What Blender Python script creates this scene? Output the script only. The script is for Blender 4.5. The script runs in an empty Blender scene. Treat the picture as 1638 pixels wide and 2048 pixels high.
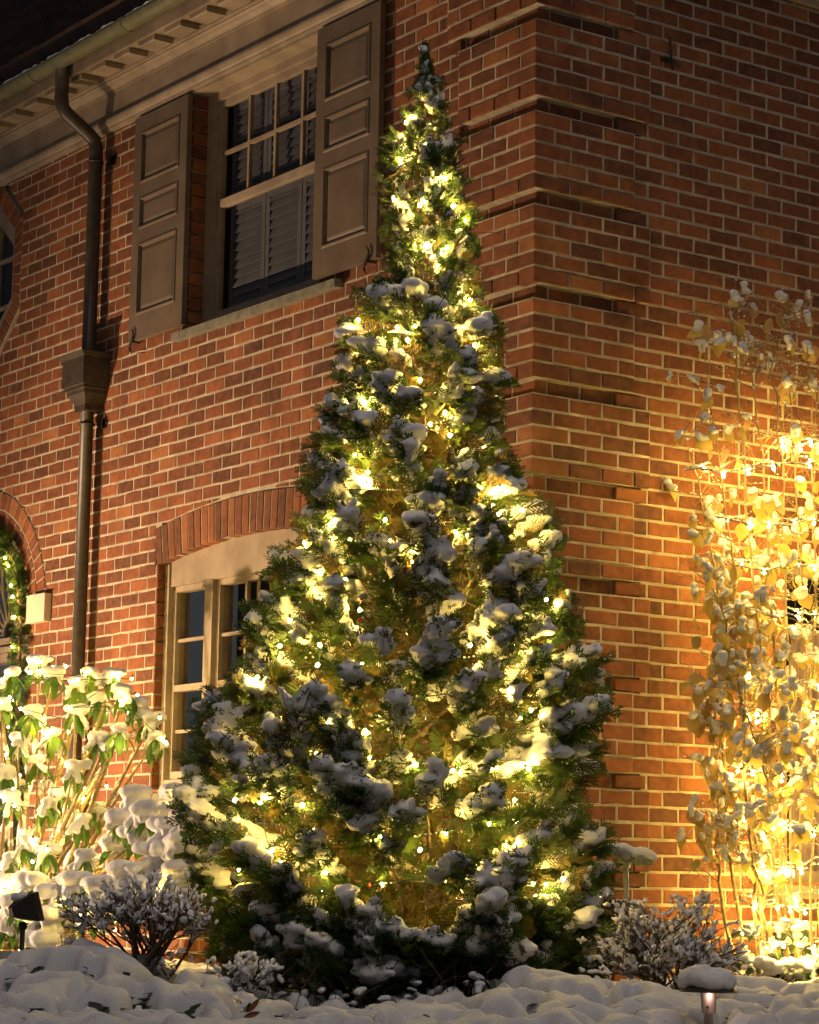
import bpy, math, random
import numpy as np
from mathutils import Matrix, Vector

R = random.Random(7)
NR = np.random.default_rng(11)
scene = bpy.context.scene
COL = scene.collection
PI = math.pi

# ------------------------------------------------------------------ camera
FOC, PITCH, ROLL, YAW = 4986.3, 0.15164, 0.016427, 0.61752
CAM = np.array([-7.492, -9.507, 0.342])
F2 = np.array([math.sin(YAW), math.cos(YAW), 0.0])
R0 = np.array([math.cos(YAW), -math.sin(YAW), 0.0])
ZZ = np.array([0, 0, 1.0])
FW = math.cos(PITCH) * F2 + math.sin(PITCH) * ZZ
U0 = -math.sin(PITCH) * F2 + math.cos(PITCH) * ZZ
RT = math.cos(ROLL) * R0 + math.sin(ROLL) * U0
UP = -math.sin(ROLL) * R0 + math.cos(ROLL) * U0
cd = bpy.data.cameras.new('camera')
cam = bpy.data.objects.new('camera', cd)
COL.objects.link(cam)
cam.matrix_world = Matrix(((RT[0], UP[0], -FW[0], CAM[0]), (RT[1], UP[1], -FW[1], CAM[1]),
                           (RT[2], UP[2], -FW[2], CAM[2]), (0, 0, 0, 1)))
cd.sensor_width = 36
cd.lens = 36 * FOC / 2048
cd.clip_end = 500
scene.camera = cam

# ------------------------------------------------------------------ world, sun, exposure
SUN_EL = math.radians(60)
sun_dir = -(F2 * 0.80 - R0 * 0.22) * math.cos(SUN_EL) + ZZ * math.sin(SUN_EL)   # towards the moonlit/street-lit sky behind the camera
W = bpy.data.worlds.new('World'); scene.world = W; W.use_nodes = True
nt = W.node_tree; bg = nt.nodes['Background']
sky = nt.nodes.new('ShaderNodeTexSky'); sky.sky_type = 'NISHITA'; sky.sun_disc = False
sky.sun_elevation = SUN_EL
sky.sun_rotation = math.atan2(sun_dir[0], sun_dir[1])
hs0 = nt.nodes.new('ShaderNodeHueSaturation'); hs0.inputs['Saturation'].default_value = .4   # overcast snowy night: a greyer sky
nt.links.new(sky.outputs[0], hs0.inputs['Color']); nt.links.new(hs0.outputs[0], bg.inputs[0]); bg.inputs[1].default_value = 0.0075
sd = bpy.data.lights.new('sun', 'SUN'); sd.energy = 0.68; sd.angle = math.radians(40); sd.color = (1.0, 0.86, 0.78)
so = bpy.data.objects.new('sun', sd); COL.objects.link(so)
so.rotation_euler = Vector(sun_dir).to_track_quat('Z', 'Y').to_euler()
so.location = (0, 0, 12)
scene.view_settings.view_transform = 'Standard'
scene.view_settings.look = 'None'
scene.view_settings.exposure = 0
scene.view_settings.gamma = 1
scene.view_settings.use_curve_mapping = False
scene.render.engine = 'CYCLES'
cy = scene.cycles
cy.use_denoising = True
cy.max_bounces = 6; cy.diffuse_bounces = 3; cy.glossy_bounces = 3; cy.transmission_bounces = 4
cy.transparent_max_bounces = 8
cy.sample_clamp_indirect = 5.0
cy.caustics_reflective = False; cy.caustics_refractive = False
cy.use_light_tree = True

BULB_COL = (1.0, 0.65, 0.14)
BULB_STR, BULB_RHODO, BULB_SHRUB = 1200.0, 800.0, 1150.0
FLOOD_COL = (1.0, 0.66, 0.38)
FLOOD_W = 2350.0


def ray(x, y):
    return (FW * FOC + RT * (x - 819) - UP * (y - 1024)) / FOC


def onL(x, y, off=0.0):            # point of a plane parallel to the left wall
    r = ray(x, y); return CAM + r * ((-off - CAM[0]) / r[0])


def onR(x, y, off=0.0):
    r = ray(x, y); return CAM + r * ((-off - CAM[1]) / r[1])


def at(x, y, h):                   # point at the horizontal distance h in front of the camera
    r = ray(x, y); return CAM + r * (h / (r @ F2))


def proj(P):
    v = np.asarray(P) - CAM; d = v @ FW
    return 819 + FOC * (v @ RT) / d, 1024 - FOC * (v @ UP) / d, d


# ------------------------------------------------------------------ mesh helpers
class MB:
    def __init__(s):
        s.v = []; s.f = []; s.n = 0; s.t = []; s.big = []

    def add(s, verts, faces, tone=0.5):
        s.v.append(np.asarray(verts, float).reshape(-1, 3))
        o = s.n
        for f in faces: s.f.append([i + o for i in f])
        k = len(verts); s.n += k
        s.t.append(np.full(k, tone) if np.isscalar(tone) else np.asarray(tone, float))
        return s

    def addq(s, verts, quads, tone):   # big arrays, faces all of the same size
        verts = np.asarray(verts, float).reshape(-1, 3)
        s.v.append(verts); s.big.append(np.asarray(quads, np.int64) + s.n)
        s.n += len(verts); s.t.append(np.asarray(tone, float) if not np.isscalar(tone) else np.full(len(verts), tone))
        return s

    def box(s, lo, hi, tone=0.5):
        x0, y0, z0 = lo; x1, y1, z1 = hi
        v = [(x0, y0, z0), (x1, y0, z0), (x1, y1, z0), (x0, y1, z0), (x0, y0, z1), (x1, y0, z1), (x1, y1, z1), (x0, y1, z1)]
        return s.add(v, [(3, 2, 1, 0), (4, 5, 6, 7), (0, 1, 5, 4), (1, 2, 6, 5), (2, 3, 7, 6), (3, 0, 4, 7)], tone)

    def tube(s, pts, rad, n=6, tone=0.5, caps=True):
        pts = np.asarray(pts, float); m = len(pts)
        rad = np.full(m, rad) if np.isscalar(rad) else np.asarray(rad, float)
        tg = np.gradient(pts, axis=0); tg /= np.linalg.norm(tg, axis=1)[:, None] + 1e-12
        ref = np.array([0, 0, 1.0]) if abs(tg[0][2]) < 0.9 else np.array([1.0, 0, 0])
        a = np.cross(tg, ref); a /= np.linalg.norm(a, axis=1)[:, None] + 1e-12
        b = np.cross(tg, a)
        th = np.arange(n) * 2 * PI / n
        v = (pts[:, None, :] + rad[:, None, None] * (np.cos(th)[None, :, None] * a[:, None, :] + np.sin(th)[None, :, None] * b[:, None, :])).reshape(-1, 3)
        f = []
        for i in range(m - 1):
            for j in range(n):
                k = (j + 1) % n
                f.append((i * n + j, i * n + k, (i + 1) * n + k, (i + 1) * n + j))
        if caps:
            f.append(tuple(range(n))); f.append(tuple((m - 1) * n + j for j in reversed(range(n))))
        return s.add(v, f, tone)

    def build(s, name, mat, parent=None, smooth=False, kind=None, origin=None, label=None):
        me = bpy.data.meshes.new(name)
        V = np.concatenate(s.v) if s.v else np.zeros((0, 3))
        if origin is None: origin = wl(parent) if parent else np.zeros(3)
        V = V - np.asarray(origin)
        lv = [np.asarray(f, np.int64) for f in s.f]
        tot = [len(f) for f in lv]
        for b in s.big:
            lv.append(b.ravel()); tot += [b.shape[1]] * len(b)
        loops = np.concatenate(lv) if lv else np.zeros(0, np.int64)
        tot = np.asarray(tot, np.int32)
        me.vertices.add(len(V)); me.vertices.foreach_set('co', V.astype(np.float32).ravel())
        me.loops.add(len(loops)); me.loops.foreach_set('vertex_index', loops.astype(np.int32))
        me.polygons.add(len(tot)); me.polygons.foreach_set('loop_start', np.concatenate([[0], np.cumsum(tot)[:-1]]).astype(np.int32))
        me.update(calc_edges=True); me.validate()
        me.polygons.foreach_set('use_smooth', np.full(len(me.polygons), bool(smooth)))
        at_ = me.attributes.new('tone', 'FLOAT', 'POINT')
        T = np.concatenate(s.t).astype(np.float32)
        if len(T) == len(me.vertices): at_.data.foreach_set('value', T)
        me.materials.append(mat)
        return place(name, me, parent, origin, kind, label)


def wl(o):                              # world location (nothing above is rotated)
    p = np.zeros(3)
    while o is not None:
        p = p + np.array(o.location); o = o.parent
    return p


def place(name, me, parent=None, origin=(0, 0, 0), kind=None, label=None, rot=None):
    o = bpy.data.objects.new(name, me); COL.objects.link(o)
    if parent is not None:
        o.parent = parent; o.location = np.asarray(origin) - wl(parent)
    else:
        o.location = origin
    if rot is not None: o.rotation_euler = rot
    if kind: o['kind'] = kind
    if label: o['label'] = label
    return o


def thing(name, label, cat, loc=(0, 0, 0), group=None):
    o = bpy.data.objects.new(name, None); COL.objects.link(o)
    o.location = loc; o.empty_display_size = 0.1
    return tag(o, label, cat, group)


def tag(o, label, cat, group=None):
    o['label'] = label; o['category'] = cat
    if group: o['group'] = group
    return o


def ico(sub=1):
    import bmesh
    bm = bmesh.new(); bmesh.ops.create_icosphere(bm, subdivisions=sub, radius=1)
    bm.verts.ensure_lookup_table()
    v = np.array([x.co[:] for x in bm.verts]); f = np.array([[q.index for q in t.verts] for t in bm.faces]); bm.free()
    return v, f


ICO0 = ico(1); ICO1 = ico(2)


def blobs(mb, cen, rad, tmpl=ICO1, squash=0.8, jit=0.0, tone=0.5):
    cen = np.asarray(cen, float).reshape(-1, 3)
    if len(cen) == 0: return
    rad = np.asarray(rad, float)
    if rad.ndim == 1: rad = np.stack([rad, rad, rad * squash], 1)
    v, f = tmpl
    V = cen[:, None, :] + v[None] * rad[:, None, :] * (1 + jit * NR.normal(size=(len(cen), len(v), 1)))
    F = f[None] + (np.arange(len(cen)) * len(v))[:, None, None]
    mb.addq(V.reshape(-1, 3), F.reshape(-1, 3), tone)


def snow_mesh(name, cen, rad, voxel, mat, parent=None, squash=0.8, kind=None, label=None, extra=None, smooth_it=2, disp=0.0):
    mb = MB(); blobs(mb, cen, rad, ICO1, squash, 0.05)
    tmp = mb.build('tmp', mat, None, True, origin=(0, 0, 0))
    m = tmp.modifiers.new('r', 'REMESH'); m.mode = 'VOXEL'; m.voxel_size = voxel; m.use_smooth_shade = True
    m2 = tmp.modifiers.new('s', 'SMOOTH'); m2.factor = 0.5; m2.iterations = smooth_it
    dg = bpy.context.evaluated_depsgraph_get()
    me = bpy.data.meshes.new_from_object(tmp.evaluated_get(dg))
    old = tmp.data; bpy.data.objects.remove(tmp); bpy.data.meshes.remove(old)
    n = len(me.vertices)
    co = np.zeros(n * 3, np.float32); me.vertices.foreach_get('co', co); co = co.reshape(-1, 3)
    if disp > 0:
        no = np.zeros(n * 3, np.float32); me.vertices.foreach_get('normal', no); no = no.reshape(-1, 3)
        w = np.zeros(n)
        for k, a in ((60, 1.0), (140, 0.9), (320, .7), (520, .4)):
            for _ in range(3):
                d = NR.normal(size=3); d /= np.linalg.norm(d)
                w += a / 3 * np.sin(co @ d * k + NR.uniform(0, 6.28) + 1.7 * np.sin(co @ np.roll(d, 1) * k * .6))
        co = co + no * (disp * w)[:, None]
    org = wl(parent) if parent else np.zeros(3)
    me.vertices.foreach_set('co', (co - org).astype(np.float32).ravel())
    me.polygons.foreach_set('use_smooth', np.ones(len(me.polygons), bool))
    me.materials.clear(); me.materials.append(mat); me.update()
    return place(name, me, parent, org, kind, label)


# ------------------------------------------------------------------ materials
def mat(name, c1, c2=None, scale=8.0, rough=0.7, bump=0.0, bscale=60.0, tone=None, metal=0.0, spec=0.4, detail=5.0, trans=0.0, sss=0.0, stretch=None, blotch=None):
    m = bpy.data.materials.new(name); m.use_nodes = True
    t = m.node_tree; p = t.nodes['Principled BSDF']; L = t.links
    p.inputs['Roughness'].default_value = rough
    p.inputs['Metallic'].default_value = metal
    p.inputs['Specular IOR Level'].default_value = spec
    g = t.nodes.new('ShaderNodeNewGeometry')
    pos = g.outputs['Position']
    if stretch:
        mp = t.nodes.new('ShaderNodeMapping'); mp.inputs['Scale'].default_value = stretch
        L.new(pos, mp.inputs['Vector']); pos = mp.outputs[0]
    nz = t.nodes.new('ShaderNodeTexNoise'); nz.inputs['Scale'].default_value = scale; nz.inputs['Detail'].default_value = detail
    L.new(pos, nz.inputs['Vector'])
    rp = t.nodes.new('ShaderNodeMapRange'); rp.inputs[1].default_value = 0.33; rp.inputs[2].default_value = 0.67
    L.new(nz.outputs[0], rp.inputs[0])
    mx = t.nodes.new('ShaderNodeMix'); mx.data_type = 'RGBA'
    L.new(rp.outputs[0], mx.inputs[0])
    mx.inputs[6].default_value = (*c1, 1); mx.inputs[7].default_value = (*(c2 or c1), 1)
    out = mx.outputs[2]
    if tone:                           # list of (pos, colour) read by the mesh's tone attribute, mixed with the noise colour
        at_ = t.nodes.new('ShaderNodeAttribute'); at_.attribute_name = 'tone'
        cr = t.nodes.new('ShaderNodeValToRGB'); e = cr.color_ramp.elements
        while len(e) < len(tone): e.new(0.5)
        for k, (q, c) in enumerate(tone): e[k].position = q; e[k].color = (*c, 1)
        L.new(at_.outputs['Fac'], cr.inputs[0])
        m2 = t.nodes.new('ShaderNodeMix'); m2.data_type = 'RGBA'; m2.inputs[0].default_value = 0.35
        L.new(cr.outputs[0], m2.inputs[6]); L.new(out, m2.inputs[7]); out = m2.outputs[2]
    if blotch:                         # weathering: broad uneven stains
        n3 = t.nodes.new('ShaderNodeTexNoise'); n3.inputs['Scale'].default_value = blotch[0]; n3.inputs['Detail'].default_value = 7; n3.inputs['Roughness'].default_value = .65
        L.new(pos, n3.inputs['Vector'])
        r3 = t.nodes.new('ShaderNodeMapRange'); r3.inputs[1].default_value = .36; r3.inputs[2].default_value = .62; r3.inputs[3].default_value = blotch[1]; r3.inputs[4].default_value = blotch[2]
        L.new(n3.outputs[0], r3.inputs[0])
        m3 = t.nodes.new('ShaderNodeMix'); m3.data_type = 'RGBA'; m3.blend_type = 'MULTIPLY'; m3.inputs[0].default_value = 1.0
        L.new(out, m3.inputs[6]); L.new(r3.outputs[0], m3.inputs[7]); out = m3.outputs[2]
    L.new(out, p.inputs['Base Color'])
    if bump:
        n2 = t.nodes.new('ShaderNodeTexNoise'); n2.inputs['Scale'].default_value = bscale; n2.inputs['Detail'].default_value = 6
        L.new(pos, n2.inputs['Vector'])
        b = t.nodes.new('ShaderNodeBump'); b.inputs['Strength'].default_value = bump; b.inputs['Distance'].default_value = 0.01
        L.new(n2.outputs[0], b.inputs['Height']); L.new(b.outputs[0], p.inputs['Normal'])
    if sss:
        p.inputs['Subsurface Weight'].default_value = sss
        p.inputs['Subsurface Radius'].default_value = (0.02, 0.016, 0.012); p.inputs['Subsurface Scale'].default_value = 1.0
    if trans:
        tr = t.nodes.new('ShaderNodeBsdfTranslucent'); L.new(out, tr.inputs[0])
        ms = t.nodes.new('ShaderNodeMixShader'); ms.inputs[0].default_value = trans
        L.new(p.outputs[0], ms.inputs[1]); L.new(tr.outputs[0], ms.inputs[2])
        L.new(ms.outputs[0], t.nodes['Material Output'].inputs[0])
    return m


M_brick = mat('brick', (.10, .038, .018), (.32, .120, .046), 22, .82, .6, 130, spec=.25, blotch=(2.6, .70, 1.12),
              tone=[(0, (.078, .032, .022)), (.3, (.140, .046, .024)), (.6, (.210, .066, .029)), (.85, (.280, .094, .038)), (1, (.33, .135, .052))])
M_mortar = mat('mortar', (.38, .33, .245), (.51, .45, .345), 18, .95, .5, 160, spec=.1, blotch=(3.4, .66, 1.08))
M_trim = mat('trim_paint', (.255, .20, .145), (.30, .24, .175), 5, .5, .08, 40, blotch=(5, .82, 1.05))
M_shut = mat('shutter_paint', (.115, .086, .062), (.135, .102, .075), 9, .45, .08, 200, blotch=(4, .84, 1.06))
M_gut = mat('gutter_patina', (.10, .105, .055), (.15, .145, .08), 14, .5, .05, 60)
M_pipe = mat('pipe_paint', (.032, .024, .018), (.055, .042, .03), 20, .45, .05, 80)
M_stone = mat('sill_stone', (.10, .098, .075), (.18, .17, .13), 16, .85, .3, 90)
M_snow = mat('snow', (.78, .79, .83), (.86, .86, .88), 14, .7, .7, 210, spec=.2)
M_snowg = mat('snow_ground', (.74, .75, .79), (.86, .86, .88), 9, .7, .95, 230, spec=.2)
M_fol = mat('cedar_foliage', (.035, .070, .014), (.070, .115, .020), 10, .6, 0, trans=.35, spec=.3,
            tone=[(0, (.17, .085, .02)), (.18, (.14, .085, .02)), (.25, (.030, .060, .014)), (.6, (.055, .105, .020)), (1, (.11, .15, .025))])
M_bark = mat('bark', (.10, .065, .04), (.20, .14, .09), 40, .9, .5, 120)
M_twig = mat('twig', (.07, .042, .027), (.15, .095, .06), 60, .85)
M_stem = mat('pale_stem', (.24, .17, .09), (.34, .25, .14), 50, .8, .2, 150)
M_rleaf = mat('rhododendron_leaf', (.06, .15, .02), (.10, .20, .035), 20, .35, 0, trans=.35,
              tone=[(0, (.05, .13, .02)), (1, (.16, .24, .04))])
M_yleaf = mat('autumn_leaf', (.44, .32, .11), (.56, .44, .18), 40, .6, 0, trans=.35,
              tone=[(0, (.13, .17, .03)), (.3, (.38, .29, .06)), (.6, (.52, .38, .09)), (.8, (.46, .27, .12)), (1, (.42, .24, .18))])
M_ivy = mat('ivy_leaf', (.014, .030, .010), (.03, .06, .018), 20, .4, 0)
M_soil = mat('soil', (.006, .006, .004), (.014, .013, .008), 25, .95, .8, 40)
M_wire = mat('wire', (.01, .05, .02), (.015, .06, .03), 30, .4)
M_dark = mat('dark_metal', (.018, .015, .013), (.03, .025, .02), 30, .5)
M_path = mat('copper_metal', (.42, .32, .28), (.55, .44, .39), 30, .38, .05, 200, metal=.4)
M_meter = mat('meter_paint', (.20, .22, .18), (.25, .27, .22), 10, .5, .05, 60)
M_label = mat('paper_label', (.62, .60, .55), (.70, .68, .63), 30, .6)
M_ink = mat('ink', (.10, .10, .10), None, 10, .6)
M_blind = mat('blind_slat', (.105, .11, .14), (.14, .145, .175), 6, .5)
M_door = mat('door_paint', (.035, .05, .075), (.045, .06, .09), 6, .4)
M_inside = mat('interior', (.02, .018, .016), (.03, .026, .022), 2, .9)
M_curt = mat('curtain', (.34, .25, .28), (.42, .31, .34), 60, .9, stretch=(1, 1, .05))
M_slate = mat('roof_slate', (.03, .022, .02), (.08, .04, .028), 5, .8, .4, 60)
M_red = mat('red_glass', (.5, .02, .015), None, 10, .15)
M_plaq = mat('plaque_paint', (.52, .42, .32), (.56, .46, .35), 8, .6)
M_bulb = bpy.data.materials.new('bulb_glow'); M_bulb.use_nodes = True
_p = M_bulb.node_tree.nodes['Principled BSDF']
_p.inputs['Base Color'].default_value = (.8, .8, .8, 1)
_p.inputs['Emission Color'].default_value = (*BULB_COL, 1); _p.inputs['Emission Strength'].default_value = BULB_STR
M_bulb2 = M_bulb.copy(); M_bulb2.name = 'bulb_glow_small'; M_bulb2.node_tree.nodes['Principled BSDF'].inputs['Emission Strength'].default_value = BULB_RHODO
M_bulb3 = M_bulb.copy(); M_bulb3.name = 'bulb_glow_shrub'; M_bulb3.node_tree.nodes['Principled BSDF'].inputs['Emission Strength'].default_value = BULB_SHRUB
M_glass = bpy.data.materials.new('window_glass'); M_glass.use_nodes = True
_t = M_glass.node_tree; _t.nodes.remove(_t.nodes['Principled BSDF'])
_a = _t.nodes.new('ShaderNodeBsdfTransparent'); _b = _t.nodes.new('ShaderNodeBsdfGlossy'); _b.inputs['Roughness'].default_value = .03
_a.inputs[0].default_value = (.84, .83, .81, 1)
_m = _t.nodes.new('ShaderNodeMixShader')
_m.inputs[0].default_value = .05; _t.links.new(_a.outputs[0], _m.inputs[1]); _t.links.new(_b.outputs[0], _m.inputs[2])
_t.links.new(_m.outputs[0], _t.nodes['Material Output'].inputs[0])

# ------------------------------------------------------------------ house: brick walls
LEFT = lambda s, off, z: (-off, s, z)
RIGHT = lambda s, off, z: (s, -off, z)
CH, Z0 = 0.0803, -0.017            # course height; bottom of course 0
MOD, JO = 0.212, 0.0138             # brick module and joint
house = thing('brick_house', 'dark red brick house with shuttered window, cornice and stepped brick corner', 'house', (0, 0, 0))
wallL = None


def opening(kind, a, b, z0=None, z1=None, **k):
    return dict(kind=kind, a=a, b=b, z0=z0, z1=z1, **k)


def span(o, s, grow=0.0):
    if grow > .005: grow *= o.get('m', 1)
    """(bottom, top) of an opening at the position s along the wall, or None"""
    if not (o['a'] - grow < s < o['b'] + grow): return None
    if o['kind'] == 'rect': return o['z0'] - grow, o['z1'] + grow
    if o['kind'] == 'seg':          # segmental head: radius rad, crown height crown
        c = (o['a'] + o['b']) / 2; rad = o['rad'] + grow
        return o['z0'], o['zc'] + math.sqrt(max(rad * rad - (s - c) ** 2, 0))
    if o['kind'] == 'round':
        c = (o['a'] + o['b']) / 2; rad = (o['b'] - o['a']) / 2 + grow
        return o['z0'], o['zc'] + math.sqrt(max(rad * rad - (s - c) ** 2, 0))
    if o['kind'] == 'oct':
        c = (o['a'] + o['b']) / 2; w = (o['b'] - o['a']) / 2; k = max(0, abs(s - c) - (w - o['cut']))
        hh = o['hh'] - k * .87
        return o['zm'] - hh - grow, o['zm'] + hh + grow


def cut_polys(a, b, z0, z1, ops, grow):
    """the rectangle a..b, z0..z1 minus the openings, as a list of polygons (s, z)"""
    hit = [o for o in ops if o['a'] - grow < b and o['b'] + grow > a]
    hit = [o for o in hit if any((sp := span(o, s, grow)) and sp[0] < z1 and sp[1] > z0 for s in np.linspace(a, b, 13))]
    if not hit: return None
    xs = set(np.linspace(a, b, 13))
    for o in hit:
        for e in (o['a'] - grow * o.get('m', 1), o['b'] + grow * o.get('m', 1)):
            if a < e < b: xs.add(e - 1e-4); xs.add(e + 1e-4)
    xs = sorted(xs); cols = []
    for s in xs:
        lo, hi = z0, z1
        for o in hit:
            sp = span(o, s, grow)
            if not sp: continue
            if sp[0] <= lo and sp[1] >= hi: lo = hi = None; break
            if sp[0] > lo and sp[1] < hi:
                if sp[0] - lo > hi - sp[1]: hi = sp[0]
                else: lo = sp[1]
            elif sp[1] > lo and sp[1] < hi and sp[0] <= lo: lo = sp[1]
            elif sp[0] < hi and sp[0] > lo: hi = sp[0]
        cols.append((s, lo, hi) if lo is not None and hi - lo > .012 else None)
    out, run = [], []
    for c in cols + [None]:
        if c: run.append(c)
        else:
            if len(run) > 1 and run[-1][0] - run[0][0] > .015:
                out.append([(s, l) for s, l, h in run] + [(s, h) for s, l, h in reversed(run)])
            run = []
    return out


def poly_brick(mb, W, poly, front, back, bev=.004, tone=.5, jit=.0012):
    """a brick: polygon (s, z) extruded from the offset back to front, with a worn front edge"""
    P = np.array(poly, float); n = len(P); c = P.mean(0)
    ext = np.maximum(np.ptp(P, axis=0) / 2, .006)
    I = c + (P - c) * (1 - np.minimum(bev / ext, .5))
    P = P + NR.normal(size=P.shape) * jit
    df = float(np.clip(NR.normal() * .0007, -.0012, .0014))
    v = [W(s, back, z) for s, z in P] + [W(s, front - bev * .8 + df, z) for s, z in P] + [W(s, front + df, z) for s, z in I]
    f = [tuple(2 * n + i for i in range(n))]
    for i in range(n):
        j = (i + 1) % n
        f += [(i, j, n + j, n + i), (n + i, n + j, 2 * n + j, 2 * n + i)]
    mb.add(v, f, tone)


def tone_pick():
    return min(1, max(0, R.gauss(.46, .29)))


UPW = opening('rect', 1.96, 3.41, 3.72, 5.22, m=0)                                      # upper window
_c, _h, _rise = 2.68, 1.0, .085
_rad = (_h * _h + _rise * _rise) / (2 * _rise)
LOW = opening('seg', _c - _h, _c + _h, .93, None, rad=_rad, zc=2.385 - _rad, m=0)         # lower window
LOW_EX = opening('seg', _c - _h - .045, _c + _h + .045, 2.30, None, rad=_rad + .228, zc=2.385 - _rad)
DOOR = opening('round', 5.39, 6.79, -.3, None, zc=2.1, m=0)
DOOR_EX = opening('round', 5.15, 7.03, 2.1, None, zc=2.1)
OCT = opening('oct', 5.725, 7.125, None, None, zm=4.60, hh=.72, cut=.40)
RWIN = opening('rect', 1.70, 2.90, .43, 2.12, m=0)
OPS_L = [UPW, LOW, LOW_EX, DOOR, DOOR_EX, OCT]
OPS_R = [RWIN]
NCOURSE = 66
bandset = {k for k in range(5, 80, 6)}
mortL, mortR, restL, restR = MB(), MB(), MB(), MB()
cands = []                                            # full bricks that may become objects


def quoin_len(k, side):
    j = (k - 6) // 6
    return .636 if (j + side) % 2 == 0 else .742


for side, W, ops, length, mort, rest in ((0, LEFT, OPS_L, 7.5, mortL, restL), (1, RIGHT, OPS_R, 3.4, mortR, restR)):
    for k in range(-3, NCOURSE):
        za = Z0 + k * CH; zb = za + CH
        band = (k % 6) == 5
        qn = 0 if band else quoin_len(k, side)
        # mortar backing
        s = 0.0
        c0 = .1305 if side == 1 else (-.018 if qn else .0185)
        segs = [(c0, qn, .0185 if k % 6 else .012)] if qn else []
        s = qn
        if band: segs.append((c0 if side else .0305, .70, -.0305)); s = .70
        while s < length:
            segs.append((s, min(s + .25, length), -.0036)); s += .25
        for a, b, fr in segs:
            pl = cut_polys(a, b, za, zb, ops, .0045)
            for P in ([[(a, za), (b, za), (b, zb), (a, zb)]] if pl is None else pl):
                n = len(P)
                v = [W(x, fr, z) for x, z in P] + [W(x, -.13, z) for x, z in P]
                mort.add(v, [tuple(range(n)), tuple(reversed(range(n, 2 * n)))] + [(i, (i + 1) % n, n + (i + 1) % n, n + i) for i in range(n)])
        # bricks
        half = (k + side) % 2 == 0
        s = 0.0
        first = True
        while s < length:
            if first:
                a, b = (-.022 if qn else .026), (MOD / 2 if half else MOD)
            else:
                a, b = s, s + MOD
            parts = [(a, b)]
            if qn and a < qn < b - .02: parts = [(a, qn + .005), (qn + .005, b)]
            elif qn and a < qn < b: parts = [(a, qn + JO / 2)]; b = qn
            for (p, q) in parts:
                proud = qn and p < qn - .01
                fr = .022 if proud else (-.026 if band and q <= .72 else 0.0)
                x0 = p + (JO / 2 if not (first and p == a) else (0 if True else 0)); x1 = q - JO / 2
                if x1 - x0 < .02: continue
                z0_, z1_ = za + JO / 2, zb - JO / 2
                if proud and k % 6 == 0: z0_ = za + .001
                if first and p == a and half: continue      # here the neighbour's end shows
                pl = cut_polys(x0, x1, z0_, z1_, ops, .0085 if True else 0)
                if side == 0:       # bricks run flush into the two rectangular jambs
                    pass
                tone = tone_pick()
                if pl is None:
                    if abs((x1 - x0) - (MOD - JO)) < .004 and k >= 0:
                        cands.append((side, (x0 + x1) / 2, (z0_ + z1_) / 2, fr, tone))
                    else:
                        poly_brick(rest, W, [(x0, z0_), (x1, z0_), (x1, z1_), (x0, z1_)], fr, -.0985, tone=tone)
                else:
                    for P in pl: poly_brick(rest, W, P, fr, -.11, bev=.003, tone=tone)
            s = b; first = False

wallL = mortL.build('wall', M_mortar, house)
wallR = mortR.build('wall', M_mortar, house)


# which bricks show largest: projected area, not behind the tree or the shrubs
def brick_score(c):
    side, s, z, fr, tone = c
    Wf = LEFT if side == 0 else RIGHT
    p = [proj(Wf(s + ds, fr, z + dz)) for ds, dz in ((-.1, -.035), (.1, -.035), (.1, .035), (-.1, .035))]
    x = sum(q[0] for q in p) / 4; y = sum(q[1] for q in p) / 4
    if not (20 < x < 1618 and 20 < y < 1940): return 0
    half = 60 + max(0, (y - 120)) * .31
    cx = 845 - (y - 120) * .03
    if abs(x - cx) < half and y > 110: return 0
    if x > 1380 + max(0, 900 - y) * .3 and y > 900: return 0
    if x < 330 and y > 1330: return 0
    area = abs(sum(p[i][0] * p[(i + 1) % 4][1] - p[(i + 1) % 4][0] * p[i][1] for i in range(4))) / 2
    return area


sc_ = sorted(range(len(cands)), key=lambda i: -brick_score(cands[i]))
solo = set(sc_[:298])
brick_me = []
for q in range(14):
    t = (q + .5) / 14
    mb = MB()
    w, hgt = MOD - JO, CH - JO
    poly_brick(mb, RIGHT, [(-w / 2, -hgt / 2), (0, -hgt / 2), (w / 2, -hgt / 2), (w / 2, hgt / 2), (0, hgt / 2), (-w / 2, hgt / 2)], 0, -.05, tone=t, jit=.0016)
    o = mb.build('brick', M_brick, None, origin=(0, 0, 0)); brick_me.append(o.data); bpy.data.objects.remove(o)
for i, c in enumerate(cands):
    side, s, z, fr, tone = c
    Wf = LEFT if side == 0 else RIGHT
    if i in solo:
        me = brick_me[min(13, int(tone * 14))]
        rz = (0 if side == 1 else -PI / 2)
        place('brick', me, wallL if side == 0 else wallR, Wf(s, fr + float(np.clip(NR.normal(), -1, 2)) * .0007, z), rot=(NR.normal() * .005, 0, rz + float(np.clip(NR.normal(), -1.5, 1.5)) * .004))
    else:
        rest = restL if side == 0 else restR
        w, hgt = (MOD - JO) / 2, (CH - JO) / 2
        poly_brick(rest, Wf, [(s - w, z - hgt), (s, z - hgt), (s + w, z - hgt), (s + w, z + hgt), (s, z + hgt), (s - w, z + hgt)], fr, -.11, tone=tone, jit=.0016)
restL.build('brickwork', M_brick, wallL, kind='stuff')
restR.build('brickwork', M_brick, wallR, kind='stuff')

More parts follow.
